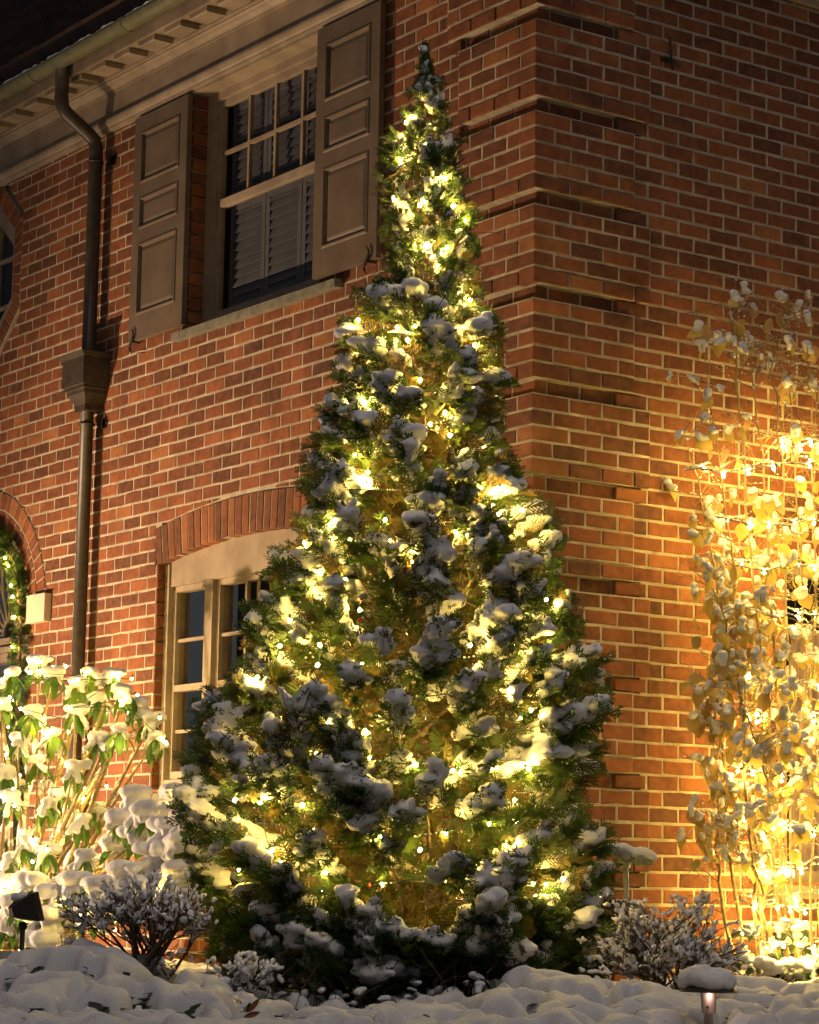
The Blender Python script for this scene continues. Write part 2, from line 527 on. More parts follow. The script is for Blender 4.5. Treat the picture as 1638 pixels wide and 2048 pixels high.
# brick arch over the lower window: each voussoir a part
mb = MB()
arch = MB()
for s0 in np.arange(_c - _h, _c + _h, .1):
    s1 = min(s0 + .1, _c + _h)
    g = lambda s: LOW['zc'] + math.sqrt(LOW['rad'] ** 2 - (s - _c) ** 2)
    ge = lambda s: LOW['zc'] + math.sqrt((LOW['rad'] + .226) ** 2 - (s - _c) ** 2)
    P = [(s0, g(s0) + .003), (s1, g(s1) + .003), (s1, ge(s1)), (s0, ge(s0))]
    v = [LEFT(x, -.004, z) for x, z in P] + [LEFT(x, -.1, z) for x, z in P]
    arch.add(v, [(0, 1, 2, 3), (7, 6, 5, 4), (0, 1, 5, 4), (1, 2, 6, 5), (2, 3, 7, 6), (3, 0, 4, 7)])
arch_o = arch.build('arch', M_mortar, house)
NV = 27
amax = math.asin((_h) / _rad) * 1.02
for i in range(NV):
    t0 = -amax + (2 * amax) * (i + .075) / NV; t1 = -amax + (2 * amax) * (i + .925) / NV
    r0, r1 = _rad + .001, _rad + .226
    P = [(_c + r * math.sin(t), LOW['zc'] + r * math.cos(t)) for r, t in ((r0, t0), (r0, t1), (r1, t1), (r1, t0))]
    mb = MB(); poly_brick(mb, LEFT, P, .001, -.1, bev=.003, tone=tone_pick())
    c = LEFT(*(lambda q: (q[0], 0, q[1]))(np.mean(P, 0)))
    mb.build('brick', M_brick, arch_o, origin=c)
# door arch: two rings
ring = MB()
yc, zc = 6.09, 2.1
th = np.linspace(0, PI, 41)
for a, b in zip(th[:-1], th[1:]):
    P = [(yc - r * math.cos(t), zc + r * math.sin(t)) for r, t in ((.703, a), (.703, b), (.938, b), (.938, a))]
    v = [LEFT(x, -.004, z) for x, z in P] + [LEFT(x, -.12, z) for x, z in P]
    ring.add(v, [(0, 1, 2, 3), (7, 6, 5, 4), (0, 1, 5, 4), (1, 2, 6, 5), (2, 3, 7, 6), (3, 0, 4, 7)])
ring_o = ring.build('arch', M_mortar, house)
for r0, r1, n in ((.700, .812, 29), (.824, .936, 33)):
    for i in range(n):
        t0, t1 = PI * (i + .07) / n, PI * (i + .93) / n
        P = [(yc - r * math.cos(t), zc + r * math.sin(t)) for r, t in ((r0, t0), (r0, t1), (r1, t1), (r1, t0))]
        mb = MB(); poly_brick(mb, LEFT, P, .001, -.12, bev=.003, tone=tone_pick())
        q = np.mean(P, 0); mb.build('brick', M_brick, ring_o, origin=LEFT(q[0], 0, q[1]))
# brick border of the octagonal window
octb = MB()
oc = 6.425
pts = [(5.725, 4.28), (5.725, 4.92), (6.10, 5.22 + .03), (6.75, 5.25), (7.125, 4.92), (7.125, 4.28), (6.75, 3.95), (6.10, 3.95)]
pin = [(oc + (x - oc) * .84, 4.6 + (z - 4.6) * .82) for x, z in pts]
base = MB()
for i in range(8):
    j = (i + 1) % 8
    P = [pts[i], pts[j], pin[j], pin[i]]
    v = [LEFT(x, -.004, z) for x, z in P] + [LEFT(x, -.1, z) for x, z in P]
    base.add(v, [(0, 1, 2, 3), (7, 6, 5, 4), (0, 1, 5, 4), (1, 2, 6, 5), (2, 3, 7, 6), (3, 0, 4, 7)])
base_o = base.build('window_border', M_mortar, house)
for i in range(8):
    j = (i + 1) % 8
    n = 8 if i in (0, 2, 4, 6) else 6
    A, B, Ci, D = (np.array(q) for q in (pts[i], pts[j], pin[j], pin[i]))
    for k in range(n):
        u0, u1 = (k + .07) / n, (k + .93) / n
        e0, e1 = A + (B - A) * u0, A + (B - A) * u1
        g0, g1 = D + (Ci - D) * u0, D + (Ci - D) * u1
        P = [e0 * .95 + g0 * .05, e1 * .95 + g1 * .05, g1, g0]
        mb = MB(); poly_brick(mb, LEFT, P, .001, -.1, bev=.003, tone=tone_pick())
        q = np.mean(P, 0); mb.build('brick', M_brick, base_o, origin=LEFT(q[0], 0, q[1]))


# ------------------------------------------------------------------ house: cornice, gutter, roof
def extrude(mb, prof, W, a, b, tone=.5):
    n = len(prof)
    v = [W(a, o, z) for o, z in prof] + [W(b, o, z) for o, z in prof]
    mb.add(v, [tuple(range(n)), tuple(reversed(range(n, 2 * n)))] + [(i, (i + 1) % n, n + (i + 1) % n, n + i) for i in range(n)], tone)


bed = [(-.02, 5.222), (.028, 5.222), (.034, 5.238), (.034, 5.248), (.05, 5.256), (.058, 5.275), (.058, 5.292), (.046, 5.298), (.022, 5.304), (-.02, 5.304)]
frieze = [(-.02, 5.304), (.022, 5.304), (.022, 5.475), (-.02, 5.475)]
crown = [(-.02, 5.475), (.034, 5.475), (.034, 5.487), (.045, 5.490), (.06, 5.505), (.082, 5.512), (.092, 5.520), (.092, 5.530), (.108, 5.534), (.112, 5.556), (-.02, 5.556)]
soff = [(-.02, 5.556), (.29, 5.556), (.29, 5.63), (-.02, 5.63)]
fasc = [(.29, 5.545), (.306, 5.545), (.306, 5.64), (.29, 5.64)]
for W, a, b in ((LEFT, -.34, 7.5), (RIGHT, -.32, 3.4)):
    mb = MB()
    for pr in (bed, frieze, crown, soff, fasc): extrude(mb, pr, W, a, b)
    co = mb.build('cornice', M_trim, house)
    s = 3.56 - .315 * 15
    while s < b:
        if s > -.1:
            m2 = MB(); m2.box((-.095, -.022 - .001, -.0), (.095, 0, .11)) if False else None
            m2 = MB(); bpr = [(.135, 5.5545), (.135, 5.524), (.15, 5.518), (.262, 5.518), (.270, 5.524), (.270, 5.5545)]
            extrude(m2, bpr, W, s - .098, s + .098)
            m2.build('soffit_block', M_trim, co, origin=W(s, .2, 5.53))
        s += .315
# gutters: half round, open on top, with joint rings
for W, a, b, joints in ((LEFT, -.38, 7.5, (1.25, 2.42, 3.62, 4.86, 6.1)), (RIGHT, -.38, 3.4, (1.0, 2.2))):
    mb = MB(); n = 12; r = .064; oc_, zc_ = .373, 5.655
    prof = [(oc_ - r * math.cos(t), zc_ - r * math.sin(t)) for t in np.linspace(0, PI, n)]
    prof2 = [(oc_ - (r - .004) * math.cos(t), zc_ - (r - .004) * math.sin(t)) for t in np.linspace(0, PI, n)]
    pr = prof + prof2[::-1]
    N = len(pr)
    v = [W(a, o, z) for o, z in pr] + [W(b, o, z) for o, z in pr]
    mb.add(v, [(i, (i + 1) % N, N + (i + 1) % N, N + i) for i in range(N)])
    go = mb.build('gutter', M_gut, house, smooth=True)
    for s in joints:
        m2 = MB()
        pr = [(oc_ - (r + .004) * math.cos(t), zc_ - (r + .004) * math.sin(t)) for t in np.linspace(0, PI, n)] + prof[::-1]
        extrude(m2, pr, W, s - .012, s + .012)
        m2.build('gutter_joint', M_gut, go, origin=W(s, oc_, zc_), smooth=False)
    m3 = MB(); NS = 160
    sx = np.linspace(a, b, NS)
    cen = [W(q, oc_ + .05 + R.uniform(-.006, .006), zc_ + .005 + R.uniform(-.003, .006)) for q in sx]
    m3.tube(cen, np.array([.007 + R.uniform(-.003, .004) for _ in sx]), 6)
    m3.build('snow', M_snow, go, smooth=True)
# roof: slab and slate courses
rs = math.radians(52)
roof = MB()
e0, z0_ = .33, 5.64
for W, a, b in ((LEFT, -.3, 16.0), (RIGHT, -.3, 3.4)):
    up = 6.5
    P = [(a, e0, z0_), (b, e0, z0_), (b, e0 - up * math.cos(rs), z0_ + up * math.sin(rs)), (a + up * .72, e0 - up * math.cos(rs), z0_ + up * math.sin(rs))]
    roof.add([W(*q) for q in P], [(0, 1, 2, 3)])
roof_o = roof.build('roof', M_slate, house)
mt = MB(); mt.box((-.098, -.14, -.006), (.098, .14, .006))
tile_o = mt.build('slate_tile', M_slate, None, origin=(0, 0, 0)); tile_me = tile_o.data; bpy.data.objects.remove(tile_o)
ntile = 0
rest_t = MB()
for row in range(26):
    for i in range(50):
        y = 9.6 - i * .2 - (row % 2) * .1
        d = .10 + row * .14
        c = LEFT(y, e0 - d * math.cos(rs), z0_ + d * math.sin(rs) + .022)
        if y < .9 + d * .8: continue
        if proj(c)[0] > -20 and proj(c)[1] > -30 and proj(c)[0] < 420 and ntile < 295:
            o = place('slate_tile', tile_me, roof_o, c, rot=None)
            o.rotation_euler = Matrix(((0, math.cos(rs), -math.sin(rs)), (1, 0, 0), (0, math.sin(rs), math.cos(rs)))).to_euler()
            o.rotation_euler.z += NR.normal() * .008
            o.location.z += NR.uniform(-.003, .004); ntile += 1

# ------------------------------------------------------------------ house: windows


def winbox(mb, W, s0, s1, o0, o1, z0, z1):
    a = W(s0, o0, z0); b = W(s1, o1, z1)
    mb.box([min(p, q) for p, q in zip(a, b)], [max(p, q) for p, q in zip(a, b)])


def pane(W, s0, s1, z0, z1, off, parent):
    mb = MB(); mb.add([W(s0, off, z0), W(s1, off, z0), W(s1, off, z1), W(s0, off, z1)], [(0, 1, 2, 3)])
    mb.build('pane', M_glass, parent)


def bar(W, name, parent, s0, s1, o0, o1, z0, z1, m=None):
    mb = MB(); winbox(mb, W, s0, s1, o0, o1, z0, z1); return mb.build(name, m or M_trim, parent)


# upper window
a, b, z0, z1 = 1.96, 3.41, 3.72, 5.22
mb = MB()
winbox(mb, LEFT, b - .075, b - .001, -.17, -.098, z0 + .001, z1 - .001); winbox(mb, LEFT, a + .001, a + .075, -.17, -.098, z0 + .001, z1 - .001)
winbox(mb, LEFT, a + .076, b - .076, -.17, -.098, z1 - .06, z1 - .001); winbox(mb, LEFT, a + .076, b - .076, -.17, -.085, z0 + .001, z0 + .06)
winbox(mb, LEFT, b - .095, b - .0755, -.168, -.115, z0 + .061, z1 - .061); winbox(mb, LEFT, a + .0755, a + .095, -.168, -.115, z0 + .061, z1 - .061)
win = mb.build('window', M_trim, house)
hd = MB(); winbox(hd, LEFT, a, b, -.2, .02, z1 - .012, z1 + .0); hd.build('head_board', M_trim, win)
ia, ib = a + .096, b - .096
iz0, iz1, zm = z0 + .062, z1 - .062, 4.50
mb = MB()          # upper sash in front
for q in ((ib - .035, ib, iz0 + .0, iz1), (ia, ia + .035, iz0, iz1)):
    winbox(mb, LEFT, q[0], q[1], -.165, -.13, q[2] + .002, q[3])
winbox(mb, LEFT, ia + .036, ib - .036, -.165, -.13, iz1 - .04, iz1); winbox(mb, LEFT, ia + .036, ib - .036, -.165, -.12, zm - .024, zm + .024)
winbox(mb, LEFT, ia + .036, ib - .036, -.165, -.13, iz0 + .002, iz0 + .045)
mb.build('sash', M_trim, win)
ga, gb = ia + .036, ib - .036
NC = 4
for i in range(1, NC):
    y = gb - (gb - ga) * i / NC
    bar(LEFT, 'muntin', win, y - .011, y + .011, -.16, -.136, zm + .025, iz1 - .041)
zh = (zm + .025 + iz1 - .041) / 2
for i in range(NC):
    y0 = gb - (gb - ga) * (i + 1) / NC; y1 = gb - (gb - ga) * i / NC
    bar(LEFT, 'muntin', win, y0 + .0115, y1 - .0115, -.159, -.137, zh - .011, zh + .011)
    pane(LEFT, y0 + .0115, y1 - .0115, zh + .012, iz1 - .042, -.148, win)
    pane(LEFT, y0 + .0115, y1 - .0115, zm + .026, zh - .012, -.148, win)
pane(LEFT, ga, gb, iz0 + .046, zm - .025, -.150, win)
# louvred blinds behind the glass: stiles and tilted slats
for (p, q) in ((ga - .02, ga + .37), (ga + .378, ga + .77), (ga + .778, gb - .005)):
    for (u, v) in ((p, p + .04), (q - .04, q), ):
        bar(LEFT, 'blind_stile', win, u, v, -.225, -.20, iz0, iz1, M_blind)
    for (u, v) in ((iz0, iz0 + .06), (zm - .04, zm + .03), (iz1 - .06, iz1)):
        bar(LEFT, 'blind_rail', win, p + .041, q - .041, -.225, -.20, u, v, M_blind)
    for zlo, zhi in ((iz0 + .075, zm - .055), (zm + .045, iz1 - .075)):
        z = zlo
        while z < zhi:
            m2 = MB()
            P = [(-.316, z), (-.262, z + .046), (-.262, z + .052), (-.316, z + .006)]
            P = [(-.200, z), (-.216, z + .058), (-.216, z + .064), (-.200, z + .006)]
            extrude(m2, P, LEFT, p + .042, q - .042)
            m2.build('blind_slat', M_blind, win)
            z += .057
mb = MB(); winbox(mb, LEFT, a - .3, b + .3, -.62, -.60, z0 - .3, z1 + .2)
winbox(mb, LEFT, b + .02, b + .04, -.6, -.2, z0 - .3, z1 + .2); winbox(mb, LEFT, a - .04, a - .02, -.6, -.2, z0 - .3, z1 + .2)
mb.build('room', M_inside, win)
mb = MB(); extrude(mb, [(-.15, 3.662), (.055, 3.655), (.055, 3.703), (-.15, 3.728)], LEFT, 1.72, 3.52); mb.build('sill', M_stone, win)


# shutters
def shutter(y0, y1, z0, z1, off=.05):
    th_ = .036
    mb = MB()
    st = .085
    fr, bk = off, off - th_
    winbox(mb, LEFT, y0, y0 + st, bk, fr, z0, z1); winbox(mb, LEFT, y1 - st, y1, bk, fr, z0, z1)
    rails = [(z0, z0 + .155), (z0 + .155 + .47, z0 + .155 + .47 + .085), (z0 + .155 + .47 + .085 + .215, z0 + .155 + .47 + .085 + .215 + .085), (z1 - .105, z1)]
    for r in rails: winbox(mb, LEFT, y0 + st + .0005, y1 - st - .0005, bk, fr - .0005, r[0], r[1])
    sh = mb.build('shutter', M_shut, house)
    for i in range(3):
        p0, p1 = rails[i][1] + .0005, rails[i + 1][0] - .0005
        q0, q1 = y0 + st + .001, y1 - st - .001
        d = [(0, fr - .003), (.006, fr + .006), (.016, fr + .008), (.022, fr - .012), (.03, fr - .016), (.052, fr - .006), (.06, fr - .004)]
        m2 = MB(); vv = []; ff = []
        for e, o in d: vv += [LEFT(q0 + e, o, p0 + e), LEFT(q1 - e, o, p0 + e), LEFT(q1 - e, o, p1 - e), LEFT(q0 + e, o, p1 - e)]
        for k in range(len(d) - 1):
            for j in range(4):
                ff.append((k * 4 + j, k * 4 + (j + 1) % 4, k * 4 + 4 + (j + 1) % 4, k * 4 + 4 + j))
        k = len(d) - 1; ff.append(tuple(k * 4 + j for j in range(4)))
        m2.add(vv, ff); m2.build('shutter_panel', M_shut, sh)
    return sh


def shutter_dog(sh, y, z):
    mb = MB()
    t = np.linspace(0, 1, 14)
    pts = [LEFT(y + .022 * math.sin(u * 2 * PI), .062, z - .07 + .15 * u) for u in t]
    mb.tube(pts, .004 + .006 * np.sin(t * PI), 6)
    mb.tube([LEFT(y, .0, z), LEFT(y, .066, z)], .006, 6)
    mb.tube([LEFT(y, .02, z - .07), LEFT(y - .07, .02, z - .075), LEFT(y - .07, 0, z - .07)], .004, 5)
    mb.build('shutter_dog', M_dark, sh)


s1 = shutter(3.405, 4.065, 3.742, 5.2)
shutter_dog(s1, 4.0, 3.735)
s2 = shutter(1.325, 1.955, 3.742, 5.2)
shutter_dog(s2, 1.40, 3.735)

# lower window
a, b, z0 = 1.68, 3.68, .93
mb = MB()
winbox(mb, LEFT, b - .05, b - .002, -.2, -.05, z0, 2.30); winbox(mb, LEFT, a + .002, a + .05, -.2, -.05, z0, 2.30)
winbox(mb, LEFT, 3.12, 3.21, -.2, -.055, z0 + .06, 2.16); winbox(mb, LEFT, 2.15, 2.24, -.2, -.055, z0 + .06, 2.16)
winbox(mb, LEFT, a + .051, b - .051, -.2, -.053, z0, z0 + .059)
lw = mb.build('window', M_trim, house)
m2 = MB(); N = 24
vv = []
for o in (-.062, -.2):
    for s in np.linspace(a + .002, b - .002, N): vv.append(LEFT(s, o, 2.161))
    for s in np.linspace(a + .002, b - .002, N): vv.append(LEFT(s, o, LOW['zc'] + math.sqrt(LOW['rad'] ** 2 - (s - _c) ** 2) + .004))
ff = []
for i in range(N - 1): ff += [(i, i + 1, N + i + 1, N + i), (2 * N + i, 2 * N + i + 1, 3 * N + i + 1, 3 * N + i), (i, i + 1, 2 * N + i + 1, 2 * N + i)]
m2.add(vv, ff); m2.build('head_panel', M_trim, lw)
for (p, q, nc) in ((3.211, 3.629, 1), (2.241, 3.119, 3), (1.731, 2.149, 1)):
    m3 = MB(); f = .034
    for (u, v, w, x) in ((p, p + f, z0 + .06, 2.16), (q - f, q, z0 + .06, 2.16), (p + f, q - f, 2.16 - f, 2.16), (p + f, q - f, z0 + .06, z0 + .06 + .05), (p + f, q - f, 1.52, 1.56)):
        winbox(m3, LEFT, u, v, -.15, -.088 + (.003 if u > p else 0), w + .0005, x - .0005)
    m3.build('sash', M_trim, lw)
    for (w, x, hb) in ((1.5605, 2.16 - f - .0005, 1.83), (z0 + .1105, 1.5195, 1.28)):
        g0, g1 = p + f + .0005, q - f - .0005
        for i in range(1, nc):
            y = g0 + (g1 - g0) * i / nc; bar(LEFT, 'muntin', lw, y - .011, y + .011, -.125, -.10, w, x)
        for i in range(nc):
            y0 = g0 + (g1 - g0) * i / nc + (.0115 if i else 0); y1 = g0 + (g1 - g0) * (i + 1) / nc - (.0115 if i < nc - 1 else 0)
            bar(LEFT, 'muntin', lw, y0, y1, -.124, -.101, hb - .01, hb + .01)
            pane(LEFT, y0, y1, hb + .0105, x, -.115, lw); pane(LEFT, y0, y1, w, hb - .0105, -.115, lw)
mb = MB(); winbox(mb, LEFT, a - .4, b + .5, -.9, -.88, z0 - .3, 2.6); mb.build('room', M_inside, lw)
mb = MB()
for s0, n in ((3.43, 9), (2.98, 6)):
    N = n * 6; pr = [(s0 + i * .011, -.30 + .012 * math.sin(i * 1.05)) for i in range(n)]
    v = [LEFT(s, o, 1.0) for s, o in pr] + [LEFT(s, o, 2.2) for s, o in pr]
    mb.add(v, [(i, i + 1, n + i + 1, n + i) for i in range(n - 1)])
mb.build('curtain', M_plaq, lw, smooth=True)
mb = MB(); extrude(mb, [(-.2, .85), (.05, .84), (.05, .905), (-.2, .929)], LEFT, a - .08, b + .08); mb.build('sill', M_stone, lw)

# octagonal window
mb = MB()
pf = [(oc + (x - oc) * .74, 4.6 + (z - 4.6) * .72) for x, z in pin]
for i in range(8):
    j = (i + 1) % 8
    P = [pin[i], pin[j], pf[j], pf[i]]
    v = [LEFT(x, -.07, z) for x, z in P] + [LEFT(x, -.16, z) for x, z in P]
    mb.add(v, [(0, 1, 2, 3), (7, 6, 5, 4), (0, 1, 5, 4), (1, 2, 6, 5), (2, 3, 7, 6), (3, 0, 4, 7)])
ow = mb.build('window', M_trim, house)
m2 = MB(); m2.add([LEFT(x, -.13, z) for x, z in pf], [tuple(range(8))]); m2.build('pane', M_glass, ow)
for y in (6.02, 6.29, 6.56, 6.83): bar(LEFT, 'muntin', ow, y - .012, y + .012, -.128, -.10, 4.16, 5.04)
for z in (4.38, 4.72, 5.0): bar(LEFT, 'muntin', ow, 5.92, 6.95, -.127, -.101, z - .012, z + .012)
mb = MB(); winbox(mb, LEFT, 5.6, 7.2, -.45, -.43, 3.9, 5.3); mb.build('room', mat('room_wall', (.10, .13, .18), (.13, .16, .22), 2, .9), ow)

# front door with fanlight in the arch
mb = MB()
winbox(mb, LEFT, 5.392, 5.56, -.30, -.17, -.2, 1.86); winbox(mb, LEFT, 6.62, 6.788, -.30, -.17, -.2, 1.86)
winbox(mb, LEFT, 5.392, 6.788, -.30, -.14, 1.861, 1.92); winbox(mb, LEFT, 5.392, 6.788, -.30, -.10, 1.921, 1.96); winbox(mb, LEFT, 5.392, 6.788, -.30, -.15, 1.961, 2.03)
th = np.linspace(0, PI, 25)
for r0, r1, o in ((.60, .70, -.17), (.54, .60, -.19)):
    for a_, b_ in zip(th[:-1], th[1:]):
        P = [(yc - r * math.cos(t), 2.1 + r * math.sin(t)) for r, t in ((r0, a_), (r0, b_), (r1, b_), (r1, a_))]
        v = [LEFT(x, o, z) for x, z in P] + [LEFT(x, -.3, z) for x, z in P]
        mb.add(v, [(0, 1, 2, 3), (7, 6, 5, 4), (0, 1, 5, 4), (1, 2, 6, 5), (2, 3, 7, 6), (3, 0, 4, 7)])
for k in range(11):                 # slender petals of the fanlight
    t = PI * (k + .5) / 11; d = np.array([-math.cos(t), math.sin(t)]); nrm = np.array([-d[1], d[0]])
    loop = [np.array([yc, 2.06]) + d * (.10 + .21 * (1 - math.cos(u))) + nrm * .052 * math.sin(u) * (.55 + .45 * (1 - math.cos(u)) / 2) for u in np.linspace(0, 2 * PI, 17)]
    mb.tube([LEFT(p[0], -.215, p[1]) for p in loop], .008, 5)
ds = mb.build('door_surround', M_trim, house)
mb = MB(); mb.add([LEFT(yc - .56 * math.cos(t), -.235, 2.05 + .58 * math.sin(t)) for t in th], [tuple(range(25))]); mb.build('fanlight_glass', M_glass, ds)
mb = MB(); winbox(mb, LEFT, 5.5, 6.7, -.5, -.48, 1.9, 2.8); mb.build('hall', mat('hall_wall', (.45, .38, .27), None, 2, .9), ds)
mb = MB(); winbox(mb, LEFT, 5.561, 6.619, -.29, -.235, -.15, 1.86)
door = mb.build('door', M_door, house)
for (p, q, w, x) in ((5.64, 6.05, 1.0, 1.75), (6.13, 6.54, 1.0, 1.75), (5.64, 6.05, .1, .9), (6.13, 6.54, .1, .9)):
    m2 = MB(); winbox(m2, LEFT, p, q, -.236, -.222, w, x); winbox(m2, LEFT, p + .05, q - .05, -.222, -.215, w + .05, x - .05); m2.build('door_panel', M_door, door)
m2 = MB(); m2.tube([LEFT(5.66, -.2, .88), LEFT(5.66, -.17, .9), LEFT(5.66, -.17, 1.2), LEFT(5.66, -.2, 1.22)], .009, 6); m2.build('handle', M_path, door)

# right-hand window
a, b, z0, z1 = 1.70, 2.90, .43, 2.12
mb = MB()
winbox(mb, RIGHT, a + .001, a + .07, -.2, -.09, z0, z1); winbox(mb, RIGHT, b - .07, b - .001, -.2, -.09, z0, z1)
winbox(mb, RIGHT, a + .071, b - .071, -.2, -.09, z1 - .06, z1); winbox(mb, RIGHT, a + .071, b - .071, -.2, -.09, z0, z0 + .06); winbox(mb, RIGHT, a + .071, b - .071, -.195, -.11, 1.27, 1.32)
winbox(mb, RIGHT, a + .071, a + .12, -.19, -.12, z0 + .061, 1.269); winbox(mb, RIGHT, a + .071, a + .12, -.19, -.12, 1.321, z1 - .061)
rw = mb.build('window', M_trim, house)
pane(RIGHT, a + .121, b - .08, z0 + .062, 1.268, -.16, rw); pane(RIGHT, a + .121, b - .08, 1.322, z1 - .062, -.16, rw)
mb = MB()
pr = [(a + .36 + i * .02, -.33 + .016 * math.sin(i * 1.1)) for i in range(44)]
n = len(pr); v = [RIGHT(s, o, z0) for s, o in pr] + [RIGHT(s, o, 1.80) for s, o in pr]
mb.add(v, [(i, i + 1, n + i + 1, n + i) for i in range(n - 1)]); mb.build('curtain', M_curt, rw, smooth=True)
mb = MB(); winbox(mb, RIGHT, a - .3, b + .5, -.8, -.78, z0 - .2, z1 + .3); mb.build('room', M_inside, rw)
mb = MB(); extrude(mb, [(-.2, .355), (.055, .345), (.055, .412), (-.2, .429)], RIGHT, 1.56, 3.05); mb.build('sill', M_stone, rw)

# downspout with leader head
DY = 4.53
pts = [LEFT(DY, .345, 5.60), LEFT(DY, .345, 5.40), LEFT(DY, .335, 5.345), LEFT(DY, .31, 5.31), LEFT(DY, .14, 5.20), LEFT(DY, .095, 5.165), LEFT(DY, .08, 5.11), LEFT(DY, .08, 4.4), LEFT(DY, .08, 3.70)]
mb = MB(); mb.tube(pts, .046, 16)
dn = mb.build('downspout', M_pipe, house, smooth=True)
mb = MB(); mb.tube([LEFT(DY, .075, 3.36), LEFT(DY, .075, 2.0), LEFT(DY, .075, .02), LEFT(DY, .085, -.06)], .043, 16); mb.build('lower_pipe', M_pipe, dn, smooth=True)
mb = MB()
lev = [(3.73, .165, .21), (3.725, .17, .215), (3.70, .158, .20), (3.695, .145, .19), (3.52, .145, .19), (3.515, .135, .18), (3.495, .135, .18), (3.49, .118, .165), (3.468, .115, .162), (3.44, .095, .145), (3.405, .070, .13), (3.392, .066, .127), (3.39, .072, .13), (3.362, .072, .13), (3.36, .045, .11)]
vv = []; ff = []
for z, w, o in lev: vv += [LEFT(DY - w, 0.003, z), LEFT(DY - w, o, z), LEFT(DY + w, o, z), LEFT(DY + w, .003, z)]
for k in range(len(lev) - 1):
    for j in range(4): ff.append((k * 4 + j, k * 4 + (j + 1) % 4, k * 4 + 4 + (j + 1) % 4, k * 4 + 4 + j))
ff.append((0, 1, 2, 3)); mb.add(vv, ff); mb.build('leader_head', M_pipe, dn)
for z, o in ((5.02, .08), (3.28, .075), (1.6, .075)):
    mb = MB()
    mb.tube([LEFT(DY + .05 * math.cos(t), o + .05 * math.sin(t), z) for t in np.linspace(0, 2 * PI, 17)], .006, 5)
    winbox(mb, LEFT, DY - .13, DY - .045, .004, .012, z - .03, z + .03)
    mb.add([LEFT(DY - .10, .012, z - .05), LEFT(DY - .145, .012, z), LEFT(DY - .10, .012, z + .065), LEFT(DY - .085, .012, z)], [(0, 1, 2, 3)])
    mb.build('pipe_strap', M_dark, dn)

# wall fittings
mb = MB(); winbox(mb, LEFT, 5.075, 5.33, .0015, .05, 2.06, 2.235); winbox(mb, LEFT, 5.07, 5.335, .0015, .055, 2.2355, 2.243)
mb.build('wall_box', M_plaq, house, label='plain beige box fixed to the wall')
mb = MB()
q = onR(1335, 110)
mb.tube([RIGHT(q[0], .02, q[2] + .09), RIGHT(q[0], .03, q[2] - .02), RIGHT(q[0] + .01, .03, q[2] - .09)], .007, 6)
mb.tube([RIGHT(q[0] - .03, .0, q[2] - .03), RIGHT(q[0] - .03, .045, q[2] - .035), RIGHT(q[0] + .05, .045, q[2] - .07), RIGHT(q[0] + .07, .02, q[2] - .06)], .006, 6)
winbox(mb, RIGHT, q[0] - .05, q[0] + .04, .001, .01, q[2] - .045, q[2] - .02)
mb.build('wall_bracket', M_dark, house)
mb = MB(); q = onL(100, 1325); mb.tube([LEFT(q[1] + .03 * math.cos(t), .02, q[2] + .03 * math.sin(t)) for t in np.linspace(0, 2 * PI, 13)], .006, 5); mb.build('wall_ring', M_dark, house)

# ------------------------------------------------------------------ ground
def u_h(P): v = np.asarray(P) - CAM; return v @ R0, v @ F2


def base_z(u, h):
    z = -.105 + 0 * u
    for px, hh, amp, su, sh in ((190, 9.7, .20, .50, .55), (1120, 9.8, .13, .42, .5), (700, 9.6, -.02, .5, .6), (1330, 9.3, .05, .3, .35), (1425, 8.3, -.10, .22, .55), (1560, 11.2, .05, .5, .6), (30, 10.6, .05, .5, .5)):
        uu = (px - 819) / FOC * hh
        z = z + amp * np.exp(-((u - uu) / su) ** 2 - ((h - hh) / sh) ** 2)
    z = z - np.clip((7.2 - h), 0, 6) * .17
    return z


us = np.arange(-2.4, 2.4, .0155); hs = np.arange(5.8, 13.9, .0175)
Uu, Hh = np.meshgrid(us, hs, indexing='xy')
base = base_z(Uu, Hh)
low = base - .16
hgt = low.copy()
nP = 4300
for i in range(nP):
    pu = NR.uniform(-2.7, 2.7); ph = NR.uniform(5.6, 14.8)
    ru, rh = (NR.uniform(.03, .10), NR.uniform(.03, .085)) if NR.random() < .85 else (NR.uniform(.10, .20), NR.uniform(.06, .12))
    an = NR.uniform(-.7, .7); ca, sa = math.cos(an), math.sin(an)
    m = max(ru, rh)
    i0, i1 = np.searchsorted(us, [pu - m, pu + m]); j0, j1 = np.searchsorted(hs, [ph - m, ph + m])
    if i1 - i0 < 2 or j1 - j0 < 2: continue
    uu = Uu[j0:j1, i0:i1] - pu; hh = Hh[j0:j1, i0:i1] - ph
    wob = 1 + .25 * np.sin(3 * np.arctan2(hh, uu) + NR.uniform(0, 6.3)) + .15 * np.sin(5 * np.arctan2(hh, uu) + NR.uniform(0, 6.3))
    d = (((uu * ca + hh * sa) / ru) ** 2 + ((-uu * sa + hh * ca) / rh) ** 2) * wob
    top = base[j0:j1, i0:i1] + NR.uniform(-.01, .03) + uu * NR.normal() * .10 + hh * NR.normal() * .11
    cap = np.where(d < 1, top + .030 * (1 - np.clip(d, 0, 1) ** 2), -9)
    hgt[j0:j1, i0:i1] = np.maximum(hgt[j0:j1, i0:i1], cap)
